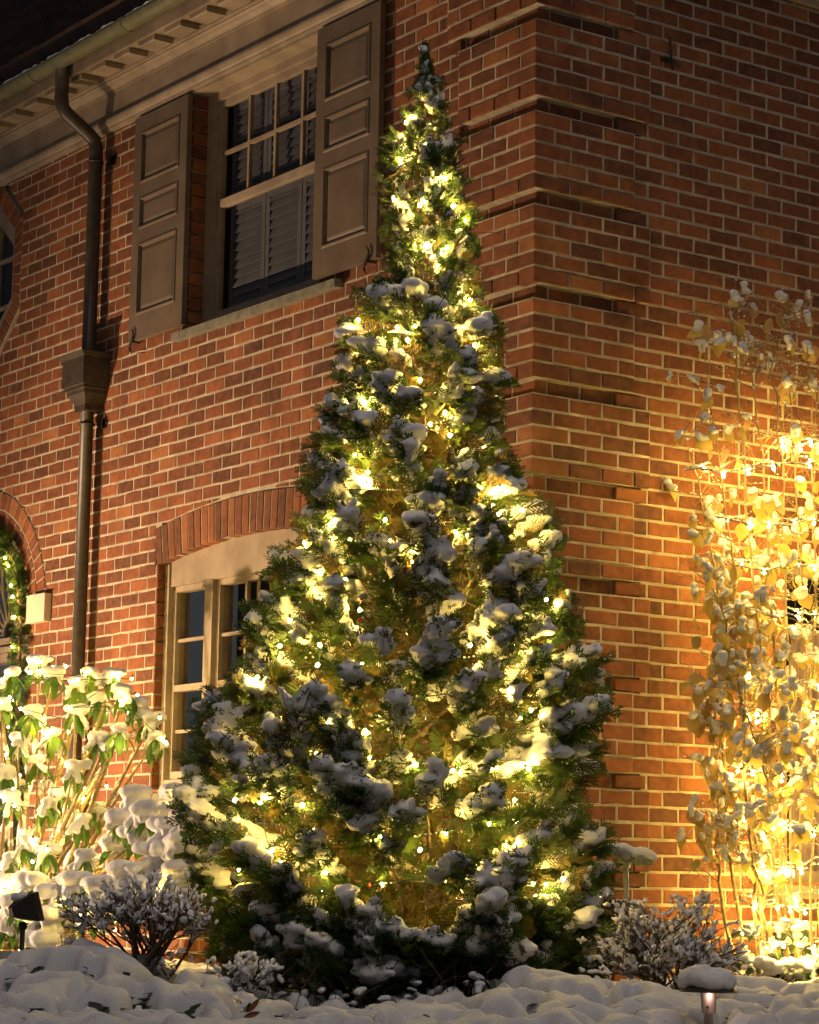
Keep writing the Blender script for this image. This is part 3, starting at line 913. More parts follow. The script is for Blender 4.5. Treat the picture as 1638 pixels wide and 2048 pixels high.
# small open hollows in the blanket
for i in range(1300):
    pu = NR.uniform(-2.5, 2.5); ph = NR.uniform(6.3, 11.5)
    ru, rh = NR.uniform(.012, .045), NR.uniform(.03, .06)
    i0, i1 = np.searchsorted(us, [pu - ru, pu + ru]); j0, j1 = np.searchsorted(hs, [ph - rh, ph + rh])
    if i1 - i0 < 2 or j1 - j0 < 2: continue
    d = ((Uu[j0:j1, i0:i1] - pu) / ru) ** 2 + ((Hh[j0:j1, i0:i1] - ph) / rh) ** 2
    hgt[j0:j1, i0:i1] = np.where(d < 1, low[j0:j1, i0:i1], hgt[j0:j1, i0:i1])
def blur(g, n):
    for _ in range(n):
        p = np.pad(g, 1, mode='edge')
        g = (p[1:-1, 1:-1] * 4 + 2 * (p[:-2, 1:-1] + p[2:, 1:-1] + p[1:-1, :-2] + p[1:-1, 2:]) + p[:-2, :-2] + p[2:, 2:] + p[:-2, 2:] + p[2:, :-2]) / 16
    return g


hgt = blur(hgt, 3)
for n_, amp in ((2, .0022), (8, .0045), (24, .006), (70, .005)):
    q = blur(NR.normal(size=hgt.shape), n_); hgt = hgt + q / q.std() * amp
PX = CAM[0] + Uu * R0[0] + Hh * F2[0]; PY = CAM[1] + Uu * R0[1] + Hh * F2[1]
ins = (PX > -.005) & (PY > -.005)
nh, nu = Uu.shape
idx = np.arange(nh * nu).reshape(nh, nu)
quads = np.stack([idx[:-1, :-1], idx[:-1, 1:], idx[1:, 1:], idx[1:, :-1]], -1).reshape(-1, 4)
okq = ~(ins.ravel()[quads].any(1))
# leave the deepest hollows open so that the dark planting below shows
gap = hgt < base - .075
okq &= ~(gap.ravel()[quads].all(1))
mb = MB(); mb.addq(np.stack([PX, PY, hgt], -1), quads[okq], .5)
sn = mb.build('snow_cover', M_snowg, None, smooth=True, kind='structure', origin=(0, 0, 0))
sn['label'] = 'lumpy snow lying over low ground-cover plants in front of the house'
us2 = np.arange(-2.9, 2.9, .06); hs2 = np.arange(5.2, 15, .06)
U2, H2 = np.meshgrid(us2, hs2); zb = base_z(U2, H2) - .06 + NR.normal(size=U2.shape) * .006
P2 = np.stack([CAM[0] + U2 * R0[0] + H2 * F2[0], CAM[1] + U2 * R0[1] + H2 * F2[1], zb], -1)
idx = np.arange(U2.size).reshape(U2.shape)
q2 = np.stack([idx[:-1, :-1], idx[:-1, 1:], idx[1:, 1:], idx[1:, :-1]], -1).reshape(-1, 4)
mb = MB(); mb.addq(P2, q2, .5); mb.build('planting_bed', M_soil, None, kind='structure', origin=(0, 0, 0))
mb = MB()
g = np.linspace(-60, 60, 61)
GX, GY = np.meshgrid(g, g); uu, hh = (GX - CAM[0]) * R0[0] + (GY - CAM[1]) * R0[1], (GX - CAM[0]) * F2[0] + (GY - CAM[1]) * F2[1]
zz = np.where(hh > 5, -.22, -.22 - np.clip(5 - hh, 0, 4) * .3)
idx = np.arange(GX.size).reshape(GX.shape)
mb.addq(np.stack([GX, GY, zz], -1), np.stack([idx[:-1, :-1], idx[:-1, 1:], idx[1:, 1:], idx[1:, :-1]], -1).reshape(-1, 4), .5)
mb.build('ground', M_snowg, None, kind='structure', origin=(0, 0, 0), smooth=True)


def gz(P):
    u, h = u_h(P); return float(base_z(np.array(u), np.array(h)))


def leaf_mesh(L, Wd, fold=.15, curl=.25, n=5, rag=0.0, lobes=False):
    """a leaf along +x with its root at the origin, midrib lowered by curl; two rows of quads"""
    v = []; f = []
    for i in range(n + 1):
        t = i / n
        w = Wd / 2 * math.sin(PI * min(1, t * .93 + .06)) ** .8 * (1 + R.uniform(-rag, rag))
        if lobes: w = Wd / 2 * (1.0 if i == 1 else .55 if i == 2 else .75 if i == 3 else .4 if i == 4 else .05)
        z = -curl * L * t * t
        v += [(L * t, -w, z + fold * w), (L * t, 0, z), (L * t, w, z + fold * w)]
    for i in range(n):
        f += [(i * 3, i * 3 + 1, i * 3 + 4, i * 3 + 3), (i * 3 + 1, i * 3 + 2, i * 3 + 5, i * 3 + 4)]
    return np.array(v), f


def frame(d, up=(0, 0, 1)):
    d = np.asarray(d, float); d = d / np.linalg.norm(d)
    y = np.cross(up, d); 
    if np.linalg.norm(y) < 1e-4: y = np.cross((0, 1, 0), d)
    y /= np.linalg.norm(y); z = np.cross(d, y)
    return np.stack([d, y, z], 1)


# ground-cover leaves that show through the snow
mb = MB()
lv, lf = leaf_mesh(.06, .05, lobes=True)
lv2, lf2 = leaf_mesh(.055, .024)
gidx = np.argwhere(hgt < base - .0)
for k in range(3800):
    j, i = gidx[NR.integers(len(gidx))]
    P = np.array([PX[j, i], PY[j, i], base[j, i] - .055 + NR.uniform(0, .06)])
    if P[0] > -.05 and P[1] > -.05: continue
    M = frame(np.array([NR.normal(), NR.normal(), NR.normal() * .3]))
    s = NR.uniform(.7, 1.3)
    v_, f_ = (lv, lf) if NR.random() < .5 else (lv2, lf2)
    mb.add(P + (v_ * s) @ M.T, f_, NR.random())
o = mb.build('ground_cover', M_ivy, None, kind='stuff', origin=(0, 0, 0))
o['label'] = 'dark evergreen ground-cover leaves showing through holes in the snow'; o['category'] = 'ground cover'


# ------------------------------------------------------------------ string lights
bv, bf = ICO0
mb = MB(); mb.add(bv * np.array([.0072, .0072, .0095]), bf.tolist()); _o = mb.build('bulb', M_bulb, None, smooth=True, origin=(0, 0, 0)); BULB = _o.data; bpy.data.objects.remove(_o); BULB2 = BULB.copy(); BULB2.materials.clear(); BULB2.materials.append(M_bulb2); BULB3 = BULB.copy(); BULB3.materials.clear(); BULB3.materials.append(M_bulb3)
mb = MB(); mb.tube([(0, 0, .008), (0, 0, .026)], .005, 6); _o = mb.build('socket', M_wire, None, origin=(0, 0, 0)); SOCK = _o.data; bpy.data.objects.remove(_o)


def string_lights(label, paths, bulbs, group=None, wire_r=.0022, bulb=None):
    c = np.mean(np.asarray(bulbs), 0)
    t = thing('string_lights', label, 'string lights', c, group)
    mb = MB()
    for p in paths: mb.tube(p, wire_r, 4)
    w = mb.build('wire', M_wire, t)
    for p in bulbs:
        b = place('bulb', bulb or BULB, t, p)
        b.rotation_euler = (R.uniform(-.9, .9), R.uniform(-.9, .9), 0)
        k = bpy.data.objects.new('socket', SOCK); COL.objects.link(k); k.parent = b
    return t


# ------------------------------------------------------------------ the tall evergreen
TH = 10.75
sil = [(100, 838, 856), (150, 826, 880), (200, 816, 897), (260, 800, 900), (310, 768, 938), (360, 762, 942), (440, 766, 950), (520, 778, 955), (580, 748, 966), (640, 705, 975),
       (700, 690, 990), (780, 690, 1008), (860, 640, 1003), (920, 622, 1015), (980, 596, 1090), (1060, 566, 1125), (1150, 540, 1138), (1220, 508, 1155),
       (1330, 460, 1205), (1400, 425, 1215), (1470, 378, 1195), (1560, 372, 1172), (1650, 380, 1175), (1720, 396, 1235), (1770, 408, 1245), (1850, 408, 1225), (1950, 430, 1195)]
tz, tc, tr = [], [], []
for y, xl, xr in sil:
    A, B = at(xl, y, TH), at(xr, y, TH)
    tz.append((A[2] + B[2]) / 2); tc.append(((A + B) / 2 - CAM) @ R0); tr.append(np.linalg.norm(A - B) / 2)
tz, tc, tr = (np.array(q)[::-1] for q in (tz, tc, tr))
tree_c = CAM + R0 * np.interp(.0, tz, tc) + F2 * TH
TZ0, TZ1 = tz[0], tz[-1]


def axis(z): 
    u = np.interp(z, tz, tc); return CAM + R0 * u + F2 * TH + ZZ * (z - CAM[2])


def rad_at(z): return np.interp(z, tz, tr)


tree = thing('evergreen_tree', 'tall cone-shaped evergreen tree wrapped in lights and loaded with snow', 'tree', (tree_c[0], tree_c[1], -.05))
# trunk and limbs
mb = MB()
zs = np.linspace(-.12, TZ1 - .25, 12)
mb.tube([axis(z) + np.array([math.sin(z * 3) * .02, math.cos(z * 2) * .02, 0]) for z in zs], np.linspace(.034, .008, 12), 8)
mb.build('trunk', M_bark, tree, smooth=True)
mb = MB()
for i in range(150):
    z = TZ0 + .12 + (TZ1 - TZ0 - .5) * (i / 150); ph = i * 2.4; r = rad_at(z) * .85
    d = R0 * math.cos(ph) + F2 * math.sin(ph)
    p = [axis(max(z - r * .5, -.05)), axis(z - r * .25) + d * r * .45 + np.array([R.gauss(0, .02) for _ in range(3)]), axis(z + .02) + d * r]
    mb.tube(p, [.012, .008, .004], 5)
    for _ in range(5):
        q = p[1] + (p[2] - p[1]) * R.random(); e = q + np.array([R.gauss(0, .09), R.gauss(0, .09), R.gauss(.0, .09)])
        mb.tube([p[1], q, e], [.004, .003, .0015], 3)
mb.build('limbs', M_bark, tree)


# frond templates: a flat spray of scaly twiglets along +x in the xy plane
def frond_template():
    V, F = [], []

    def strip(p, q, w0, w1):
        p, q = np.array(p), np.array(q); d = q - p; n = np.array([-d[1], d[0], 0]); n /= np.linalg.norm(n) + 1e-9
        o = len(V)
        V.extend([p - n * w0, p + n * w0, q + n * w1, q - n * w1]); F.append((o, o + 1, o + 2, o + 3))

    def bend(t): return np.array([t, .10 * math.sin(t * 2) * sgn, -.12 * t * t])
    sgn = R.choice((-1, 1))
    for k in range(3): strip(bend(k / 3), bend((k + 1) / 3), .024, .020)
    nb = 7
    for k in range(nb):
        t = .14 + .82 * k / nb
        for side in (-1, 1):
            if R.random() < .08: continue
            ang = side * R.uniform(.55, .85); l = (.40 * (1 - t) ** .6 + .12) * R.uniform(.8, 1.15)
            p = bend(t); dz = R.gauss(0, .10)
            q = p + np.array([math.cos(ang) * l, math.sin(ang) * l, dz * l])
            strip(p, q, .027, .017)
            for m in range(2):
                if R.random() < .38: continue
                tt = .40 + .3 * m; pp = p + (q - p) * tt; a2 = ang + R.choice((-1, 1)) * R.uniform(.5, .8); l2 = l * R.uniform(.30, .5)
                strip(pp, pp + np.array([math.cos(a2) * l2, math.sin(a2) * l2, R.gauss(0, .12) * l2]), .023, .013)
    return np.array(V), np.array(F)


TEMPL = [frond_template() for _ in range(8)]


def put_fronds(mb, pos, dirs, nrm, size, tone):
    pos, dirs, nrm = (np.asarray(q, float) for q in (pos, dirs, nrm))
    dirs = dirs / np.linalg.norm(dirs, axis=1)[:, None]
    y = np.cross(nrm, dirs); y /= np.linalg.norm(y, axis=1)[:, None] + 1e-9
    z = np.cross(dirs, y)
    which = NR.integers(0, len(TEMPL), len(pos))
    size = np.asarray(size); tone = np.asarray(tone)
    for w, (tv, tf) in enumerate(TEMPL):
        k = np.where(which == w)[0]
        if not len(k): continue
        V = pos[k][:, None] + size[k][:, None, None] * (tv[None, :, 0:1] * dirs[k][:, None] + tv[None, :, 1:2] * y[k][:, None] + tv[None, :, 2:3] * z[k][:, None])
        Fq = tf[None] + (np.arange(len(k)) * len(tv))[:, None, None]
        mb.addq(V.reshape(-1, 3), Fq.reshape(-1, 4), np.repeat(tone[k], len(tv)))


def unit(v): v = np.asarray(v, float); return v / (np.linalg.norm(v) + 1e-9)


fpos, fdir, fnrm, fsz, fton = [], [], [], [], []
scen, srad, fleck, fleckr = [], [], [], []
# boughs spread over the outline, denser where the cone is wide
zg = np.linspace(TZ0 + .02, TZ1 - .07, 400); wgt = np.interp(zg, tz, tr) + .06; cdf = np.cumsum(wgt) / wgt.sum()
NB = 400
for i in range(NB + 46):
    z = float(np.interp((i + R.random()) / NB, cdf, zg)) if i < NB else R.uniform(TZ0 + .0, TZ0 + .30); ph = i * 2.399963 + R.uniform(-.35, .35)
    if i >= NB: ph = R.uniform(PI, 2 * PI)
    r = float(rad_at(z)) * (R.uniform(.86, 1.04) + .11 * math.sin(ph * 4 + z * 5) * math.sin(z * 11 + ph))
    out = R0 * math.cos(ph) + F2 * math.sin(ph)
    L = min(.31, .035 + r * .48) * R.uniform(.8, 1.15)
    lift = R.uniform(.25, 1.0) if r > .25 else R.uniform(1.0, 2.2)
    d = unit(out + ZZ * lift + np.array([R.gauss(0, .18), R.gauss(0, .18), R.gauss(0, .12)]))
    r *= .96 if r > .3 else .82
    tip = axis(z) + out * r
    B = tip - d * L
    front = 1 if (out @ F2) < .35 else 0
    nf = int((25 + 84 * L) * (1 if front else .22))
    warm = R.random()
    snowy = R.random() < (.6 if z < TZ0 + .35 else .92 if r < .2 else .96)
    amount = R.uniform(.40, 1.0) * (1 if front else .45)
    sideA = unit(np.cross(d, ZZ)); upA = np.cross(sideA, d)
    btone = R.uniform(.35, .85); seats = []
    for k in range(nf):
        t = R.uniform(.15, 1.0); th_ = R.uniform(0, 2 * PI)
        radv = sideA * math.cos(th_) + upA * math.sin(th_)
        p = B + d * (L * t) + radv * R.uniform(.0, .035)
        fd = unit(d * .9 + radv * (.85 - .4 * t) + ZZ * R.uniform(-.25, .25) + NR.normal(size=3) * .18)
        sz = R.uniform(.060, .125) * (1 if r > .25 else .7 if r > .12 else .48)
        fpos.append(p); fdir.append(fd); fnrm.append(unit(np.cross(fd, np.cross(ZZ, fd)) + NR.normal(size=3) * .9)); fsz.append(sz)
        fton.append(min(1, max(.24, btone + R.gauss(0, .16))) if R.random() > .10 else R.uniform(.0, .2))
        if radv @ ZZ > -.1 and t > .3: seats.append(p + fd * sz * R.uniform(.1, .5))
        topness = radv @ ZZ + .5 * (fd @ ZZ) + .25 * t
        if snowy and topness > 1.05 - .75 * amount:
            for q in np.linspace(.08, R.uniform(.35, .75), 4):
                rr = R.uniform(.010, .024) * (.8 + .5 * amount) * (1 if r > .2 else .7) * (1.15 - .4 * q)
                scen.append(p + fd * sz * q + ZZ * rr * .5); srad.append((rr, rr, rr * .75))
        elif R.random() < .3 and z > TZ0 + .5:
            q = R.uniform(.3, 1.0); rr = R.uniform(.003, .007)
            fleck.append(p + fd * sz * q + ZZ * rr * .3 + NR.normal(size=3) * .003); fleckr.append(rr)
    if snowy and amount > .3 and r > .045:
        for k in range(int((9 + 17 * amount) * (1 if r > .2 else .55))):
            if not seats: break
            rr = R.uniform(.017, .046) * (.6 + .55 * amount) * (1 if r > .2 else .5)
            scen.append(R.choice(seats) + ZZ * rr * .30)
            srad.append((rr * R.uniform(.9, 1.4), rr * R.uniform(.9, 1.4), rr * R.uniform(.5, .85)))
for i in range(150):                # the leader at the tip
    z = R.uniform(TZ1 - .26, TZ1 - .02); ph = R.uniform(0, 2 * PI); out = R0 * math.cos(ph) + F2 * math.sin(ph)
    fpos.append(axis(z) + out * R.uniform(0, .012)); fdir.append(unit(ZZ * 1.4 + out * R.uniform(.2, 1.0) * (TZ1 - z + .05) * 3)); fnrm.append(NR.normal(size=3)); fsz.append(R.uniform(.035, .07)); fton.append(R.uniform(.35, .7))
    if R.random() < .30: rr = R.uniform(.007, .016); scen.append(fpos[-1] + fdir[-1] * .03 + ZZ * .003); srad.append((rr, rr, rr))
# inner, browned sprays
for i in range(1100):
    z = float(np.interp(R.random(), cdf, zg)); ph = R.uniform(0, 2 * PI); r = float(rad_at(z)) * R.uniform(.08, .4)
    out = R0 * math.cos(ph) + F2 * math.sin(ph)
    fpos.append(axis(z) + out * r); fdir.append(unit(out + ZZ * R.uniform(-.6, .8) + NR.normal(size=3) * .5)); fnrm.append(NR.normal(size=3)); rt_ = float(rad_at(z)); fsz.append(min(R.uniform(.10, .18), .03 + rt_ * .3)); fton.append(R.uniform(0, .22) if rt_ > .3 else R.uniform(.25, .6))
for i in range(2300):
    z = float(np.interp(R.random(), cdf, zg)); ph = R.uniform(0, 2 * PI); r = float(rad_at(z)) * R.uniform(.35, .84)
    out = R0 * math.cos(ph) + F2 * math.sin(ph)
    fpos.append(axis(z) + out * r); fdir.append(unit(out + ZZ * R.uniform(-.5, 1) + NR.normal(size=3) * .4)); fnrm.append(NR.normal(size=3)); fsz.append(R.uniform(.08, .15))
    rt_ = float(rad_at(z)); fsz[-1] = min(fsz[-1], .04 + rt_ * .3)
    fton.append(R.uniform(0, .2) if R.random() < (.78 if rt_ > .3 else .15) else R.uniform(.25, .6))
mb = MB(); put_fronds(mb, fpos, fdir, fnrm, fsz, fton)
mb.build('foliage', M_fol, tree, kind='stuff')
snow_mesh('snow', scen, np.array(srad), .0094, M_snow, tree, kind='stuff', smooth_it=1, disp=.0017)
mb = MB(); blobs(mb, fleck, np.array(fleckr), ICO0, .8, .1); mb.build('snow_flecks', M_snow, tree, smooth=True, kind='stuff')

# lights wound round the tree
pth, blb = [], []
turns = 15
N = 900
for i in range(N):
    t = i / N; z = TZ0 + .12 + (TZ1 - TZ0 - .55) * t ** .93
    ph = t * turns * 2 * PI
    r = float(rad_at(z)) * (.70 + .08 * math.sin(i * .31) + .05 * math.sin(i * .083))
    pth.append(axis(z + .05 * math.sin(i * .17)) + (R0 * math.cos(ph) + F2 * math.sin(ph)) * r)
pth = np.array(pth)
acc = 0; last = pth[0]
for p in pth:
    acc += np.linalg.norm(p - last); last = p
    if acc > .27: 
        acc = 0; out = unit((p - axis(p[2])) * np.array([1, 1, 0])); blb.append(p + out * R.uniform(-.07, .06) + ZZ * R.uniform(-.05, .03))
front = [(800, 320), (805, 245), (890, 357), (875, 530), (830, 490), (857, 492), (895, 495), (848, 610), (890, 655), (795, 655), (815, 680), (890, 825), (712, 865), (710, 910), (735, 945), (945, 975),
         (670, 1040), (700, 1080), (745, 1076), (770, 1040), (600, 1085), (612, 1096), (720, 1220), (870, 1195), (825, 1125), (580, 1240), (635, 1330), (720, 1340), (500, 1355), (655, 1445), (730, 1462),
         (797, 1443), (1030, 1290), (682, 1540), (832, 1530), (986, 1538), (1057, 1538), (605, 1610), (520, 1605), (710, 1592), (768, 1600), (925, 1620), (1030, 1600), (545, 1700), (563, 1726), (650, 1745),
         (437, 1740), (920, 1730), (970, 1745), (1126, 1758), (1092, 1768), (470, 1600), (905, 1541), (1062, 1420), (1020, 1380), (962, 975), (985, 1012), (1045, 1020), (880, 945), (900, 870), (640, 1290),
         (560, 1292), (690, 1160), (940, 1290), (1100, 1290), (1130, 1200), (1010, 1210), (480, 1490), (560, 1540), (600, 1680), (840, 1700), (1010, 1690), (760, 565), (770, 600), (940, 600), (950, 690), (840, 760), (730, 805), (860, 250), (840, 410), (930, 440)]
fb = []
for x, y in front:
    P = at(x, y, TH); r = float(rad_at(P[2])); c_ = axis(P[2]); u = (P - c_) @ R0
    if abs(u) > .82 * r: P = P - R0 * (u - math.copysign(.82 * r, u)); u = math.copysign(.82 * r, u); x, y = proj(P)[:2]
    h = TH - math.sqrt(max(r * r - u * u, 0)) * R.uniform(.64, .91)
    fb.append(at(x, y, h))
rows = {}
for p in fb: rows.setdefault(int(p[2] / .24), []).append(p)
fpth = []
for k in sorted(rows):
    q = sorted(rows[k], key=lambda p: p @ R0)
    for i in range(len(q) - 1):
        n_ = 6
        fpth.append(np.array([q[i] + (q[i + 1] - q[i]) * t - ZZ * .05 * math.sin(PI * t) + F2 * .06 * math.sin(PI * t) for t in np.linspace(0, 1, n_)]))
string_lights('warm white string lights wound around the tall evergreen tree', [pth] + fpth, blb + fb)
# a few red bulbs among them
rd = thing('string_lights', 'string of small unlit red bulbs deep inside the evergreen tree', 'string lights', tuple(axis(.8)))
rp = [at(x, y, TH - .55) for x, y in ((810, 1138), (720, 1240), (722, 1200), (700, 1450), (655, 1540), (680, 1515), (760, 1665), (600, 1755), (738, 1770), (665, 1765), (905, 1535), (560, 1790), (940, 1540))]
mb = MB(); mb.tube(sorted([tuple(p) for p in rp], key=lambda q: q[2]), .0018, 4); mb.build('wire', M_wire, rd)
mb = MB(); mb.add(bv * np.array([.0085, .0085, .011]), bf.tolist()); _o = mb.build('red_bulb', M_red, None, smooth=True, origin=(0, 0, 0)); REDB = _o.data; bpy.data.objects.remove(_o)
for p in rp: place('bulb', REDB, rd, p)

# ------------------------------------------------------------------ rhododendron at the left
rhod = thing('rhododendron', 'snow-laden rhododendron bush with drooping green leaves beside the downspout', 'bush', tuple(onL(40, 1900, .9) * np.array([1, 1, 0])))
whorls = [(25, 1350, .9), (75, 1325, .7), (110, 1350, .8), (150, 1368, .75), (180, 1348, .6), (225, 1352, .6), (252, 1385, .7), (275, 1410, .6), (302, 1440, .55), (312, 1478, .6), (238, 1462, .75),
          (150, 1425, .9), (60, 1425, 1.0), (40, 1480, 1.0), (15, 1545, 1.0), (75, 1525, .9), (150, 1535, .85), (25, 1595, 1.0), (95, 1610, .95), (162, 1640, .9), (188, 1622, .7), (55, 1685, 1.05),
          (95, 1705, 1.0), (20, 1720, 1.1), (125, 1590, .8), (272, 1592, .85), (300, 1625, 1.0), (335, 1655, 1.05), (250, 1640, .95), (352, 1590, .85), (362, 1690, 1.1), (228, 1690, .9), (318, 1705, 1.1),
          (60, 1765, 1.2), (125, 1790, 1.25), (40, 1810, 1.3), (15, 1850, 1.3), (95, 1835, 1.3), (200, 1480, .8), (110, 1470, .8), (200, 1400, .6), (5, 1410, 1.0), (170, 1715, 1.1), (280, 1670, 1.0), (150, 1765, 1.25), (205, 1775, 1.2), (255, 1745, 1.2), (180, 1825, 1.3), (70, 1885, 1.35), (305, 1775, 1.2), (355, 1745, 1.15), (245, 1805, 1.3), (30, 1770, 1.2), (375, 1640, 1.1), (345, 1800, 1.2)]
LEAVES = []
for q in range(5):
    v, f = leaf_mesh(1.0, .36, fold=.25, curl=.18 + .05 * q, n=6)
    mb = MB(); mb.add(v, f, q / 4); _o = mb.build('leaf', M_rleaf, None, smooth=True, origin=(0, 0, 0)); LEAVES.append(_o.data); bpy.data.objects.remove(_o)
scen, srad = [], []
hubs = []
nleaf = 0
for (x, y, off) in whorls:
    P = onL(x, y, off); hubs.append(P)
    big = 1.45 if y > 1580 and x > 200 or y > 1740 else 1.0
    n = R.randint(7, 9)
    for k in range(n):
        az = 2 * PI * k / n + R.uniform(-.3, .3); droop = R.uniform(.5, 1.3)
        d = unit(np.array([math.cos(az) * math.cos(droop), math.sin(az) * math.cos(droop), -math.sin(droop)]))
        L = R.uniform(.11, .16)
        root = P + np.array([math.cos(az), math.sin(az), 0]) * .015 - ZZ * .01
        M = frame(d); o = place('leaf', R.choice(LEAVES), rhod, root); nleaf += 1
        o.rotation_euler = Matrix(M.tolist()).to_euler(); o.scale = (L, L, L)
        if R.random() < .66:
            for q in np.linspace(.05, R.uniform(.3, .8), 5):
                rr = R.uniform(.014, .021) * big
                scen.append(root + d * L * q + ZZ * (rr * .8 - .18 * L * q * q) + NR.normal(size=3) * .004); srad.append((rr * 1.15, rr * 1.15, rr * .9))
    for k in range(5 if big == 1 else 10):
        rr = R.uniform(.026, .046) * big
        scen.append(P + np.array([R.gauss(0, .022 * big), R.gauss(0, .03 * big), .02])); srad.append((rr, rr * 1.2, rr * .75))
# limbs, each with a ridge of snow
mb = MB()
root = onL(30, 1860, .85)
limbs = []
for hub in hubs:
    j = min(range(len(hubs)), key=lambda i: np.linalg.norm(hubs[i] - (hub * .55 + root * .45)))
    mid = (hub + root) / 2 + np.array([R.gauss(0, .06), R.gauss(0, .1), -.05])
    q3 = hub * .75 + root * .25 + np.array([R.gauss(0, .04), R.gauss(0, .09), -.03])
    pts = [root + np.array([R.gauss(0, .06), R.gauss(0, .12), -.1]), mid, q3, hub - ZZ * .02]
    t = np.linspace(0, 1, 9)
    C3 = [((1 - u) ** 3) * pts[0] + 3 * u * (1 - u) ** 2 * pts[1] + 3 * u * u * (1 - u) * pts[2] + u ** 3 * pts[3] for u in t]
    rr = np.linspace(R.uniform(.014, .026), .005, 9)
    mb.tube(C3, rr, 6)
    for u in np.linspace(.15, 1, 70):
        p = ((1 - u) ** 3) * pts[0] + 3 * u * (1 - u) ** 2 * pts[1] + 3 * u * u * (1 - u) * pts[2] + u ** 3 * pts[3]
        w = (.020 * (1 - u) + .008) * (.75 + .35 * math.sin(u * 40 + hub[1] * 90))
        if R.random() < .9: scen.append(p + ZZ * w * .95); srad.append((w * 1.1, w * 1.1, w * .8))
# one pale log-like limb lying low
pts = [onL(105, 1775, 1.1), onL(160, 1745, 1.0), onL(235, 1712, .9), onL(300, 1695, .85)]
mb.tube(pts, [.03, .028, .022, .015], 8)
for u in np.linspace(0, 1, 26):
    k = min(2, int(u * 3)); p = pts[k] + (pts[k + 1] - pts[k]) * (u * 3 - k); scen.append(p + ZZ * .03); srad.append((.026, .026, .02))
mb.build('branches', M_stem, rhod, smooth=True)
snow_mesh('snow', scen, np.array(srad), .0100, M_snow, rhod, kind='stuff', smooth_it=2, disp=.0014)
blb = []
for k in range(78):
    x, y, off = whorls[k % len(whorls)]
    blb.append(onL(x + R.gauss(0, 22), y + R.gauss(8, 24), off + R.uniform(-.28, .12)))
for (x, y, off) in ((60, 1345, 1.0), (140, 1415, 1.0), (95, 1700, 1.15), (350, 1750, 1.2), (100, 1900, 1.0), (40, 1900, 1.1), (150, 1880, .9), (190, 1830, .9), (260, 1800, .9), (230, 1860, .8), (20, 1930, .9), (20, 1395, 1.05), (200, 1850, 1.0), (320, 1790, 1.0)):
    blb.append(onL(x, y, off))
blb.sort(key=lambda p: (round(p[2] * 4), p[1]))
string_lights('warm white string lights tangled through the snowy rhododendron at left', [np.array(blb)], blb, bulb=BULB2)

# ------------------------------------------------------------------ tall shrub with yellow leaves at the right
shr = thing('deciduous_shrub', 'tall thin-stemmed shrub with snow-capped yellow leaves by the right window', 'shrub', tuple(onR(1560, 1905, .4) * np.array([1, 1, 0])))
YL = []
for q in range(8):
    v, f = leaf_mesh(1.0, [.78, .66, .82, .58, .72, .8, .62, .7][q], fold=[.2, .5, .3, .65, .4, .25, .7, .35][q], curl=[.12, .35, .5, .2, .6, .3, .45, .1][q], n=7, rag=.10)
    mb = MB(); mb.add(v, f, [.45, .5, .6, .65, .3, .8, .95, .05][q]); _o = mb.build('leaf', M_yleaf, None, smooth=True, origin=(0, 0, 0)); YL.append(_o.data); bpy.data.objects.remove(_o)
stems = [  # (base px, base y) -> way points
    [(1500, 1890), (1462, 1700), (1445, 1500), (1440, 1300), (1425, 1100), (1395, 960), (1372, 880)],
    [(1535, 1900), (1510, 1700), (1480, 1450), (1470, 1200), (1450, 1000), (1425, 820), (1410, 720)],
    [(1560, 1900), (1545, 1650), (1530, 1400), (1500, 1100), (1480, 850), (1470, 700), (1465, 600)],
    [(1570, 1890), (1560, 1600), (1545, 1300), (1535, 1000), (1510, 800), (1495, 690)],
    [(1590, 1900), (1580, 1500), (1575, 1200), (1560, 900), (1545, 720), (1575, 620)],
    [(1600, 1895), (1600, 1600), (1610, 1250), (1595, 950), (1580, 780), (1590, 660)],
    [(1620, 1900), (1625, 1500), (1630, 1200), (1625, 900), (1635, 760)],
    [(1640, 1900), (1650, 1500), (1665, 1100), (1670, 800)],
    [(1480, 1900), (1440, 1780), (1432, 1640), (1436, 1480), (1425, 1380)],
    [(1525, 1890), (1495, 1600), (1475, 1350), (1420, 1150)],
    [(1610, 1900), (1560, 1700), (1530, 1550), (1500, 1440), (1465, 1350)],
    [(1660, 1900), (1700, 1500), (1710, 1100), (1700, 850)],
    [(1545, 1895), (1520, 1750), (1470, 1690), (1440, 1640)],
]
mb = MB(); nodes = []
for st in stems:
    off0 = R.uniform(.28, .62)
    P = [onR(x, y, off0 + R.uniform(-.06, .06)) for x, y in st]; P[0][2] = gz(P[0]) - .05
    t = np.linspace(0, 1, len(P)); tt = np.linspace(0, 1, 26)
    C = np.stack([np.interp(tt, t, [p[k] for p in P]) for k in range(3)], 1)
    for _ in range(2): C[1:-1] = (C[:-2] + C[1:-1] * 2 + C[2:]) / 4
    C[1:-1] += NR.normal(size=(24, 3)) * .009
    mb.tube(C, np.linspace(R.uniform(.007, .012), .0024, 26), 6)
    for k in range(42):
        i = R.randint(5, 25); p = C[i]
        d = unit(np.array([R.gauss(0, 1), R.gauss(0, .6), R.uniform(.1, 1.0)])); L = R.uniform(.06, .28)
        e = p + d * L; m_ = (p + e) / 2 + NR.normal(size=3) * .015
        mb.tube([p, m_, e], [.003, .0022, .0014], 4)
        for _ in range(2):
            q = m_ + (e - m_) * R.random(); mb.tube([q, q + NR.normal(size=3) * .03, q + NR.normal(size=3) * np.array([.07, .05, .08])], [.0018, .0014, .001], 3)
        nodes.append((p, m_, e, i / 25))
mb.build('stems', M_stem, shr, smooth=True)
scen, srad = [], []


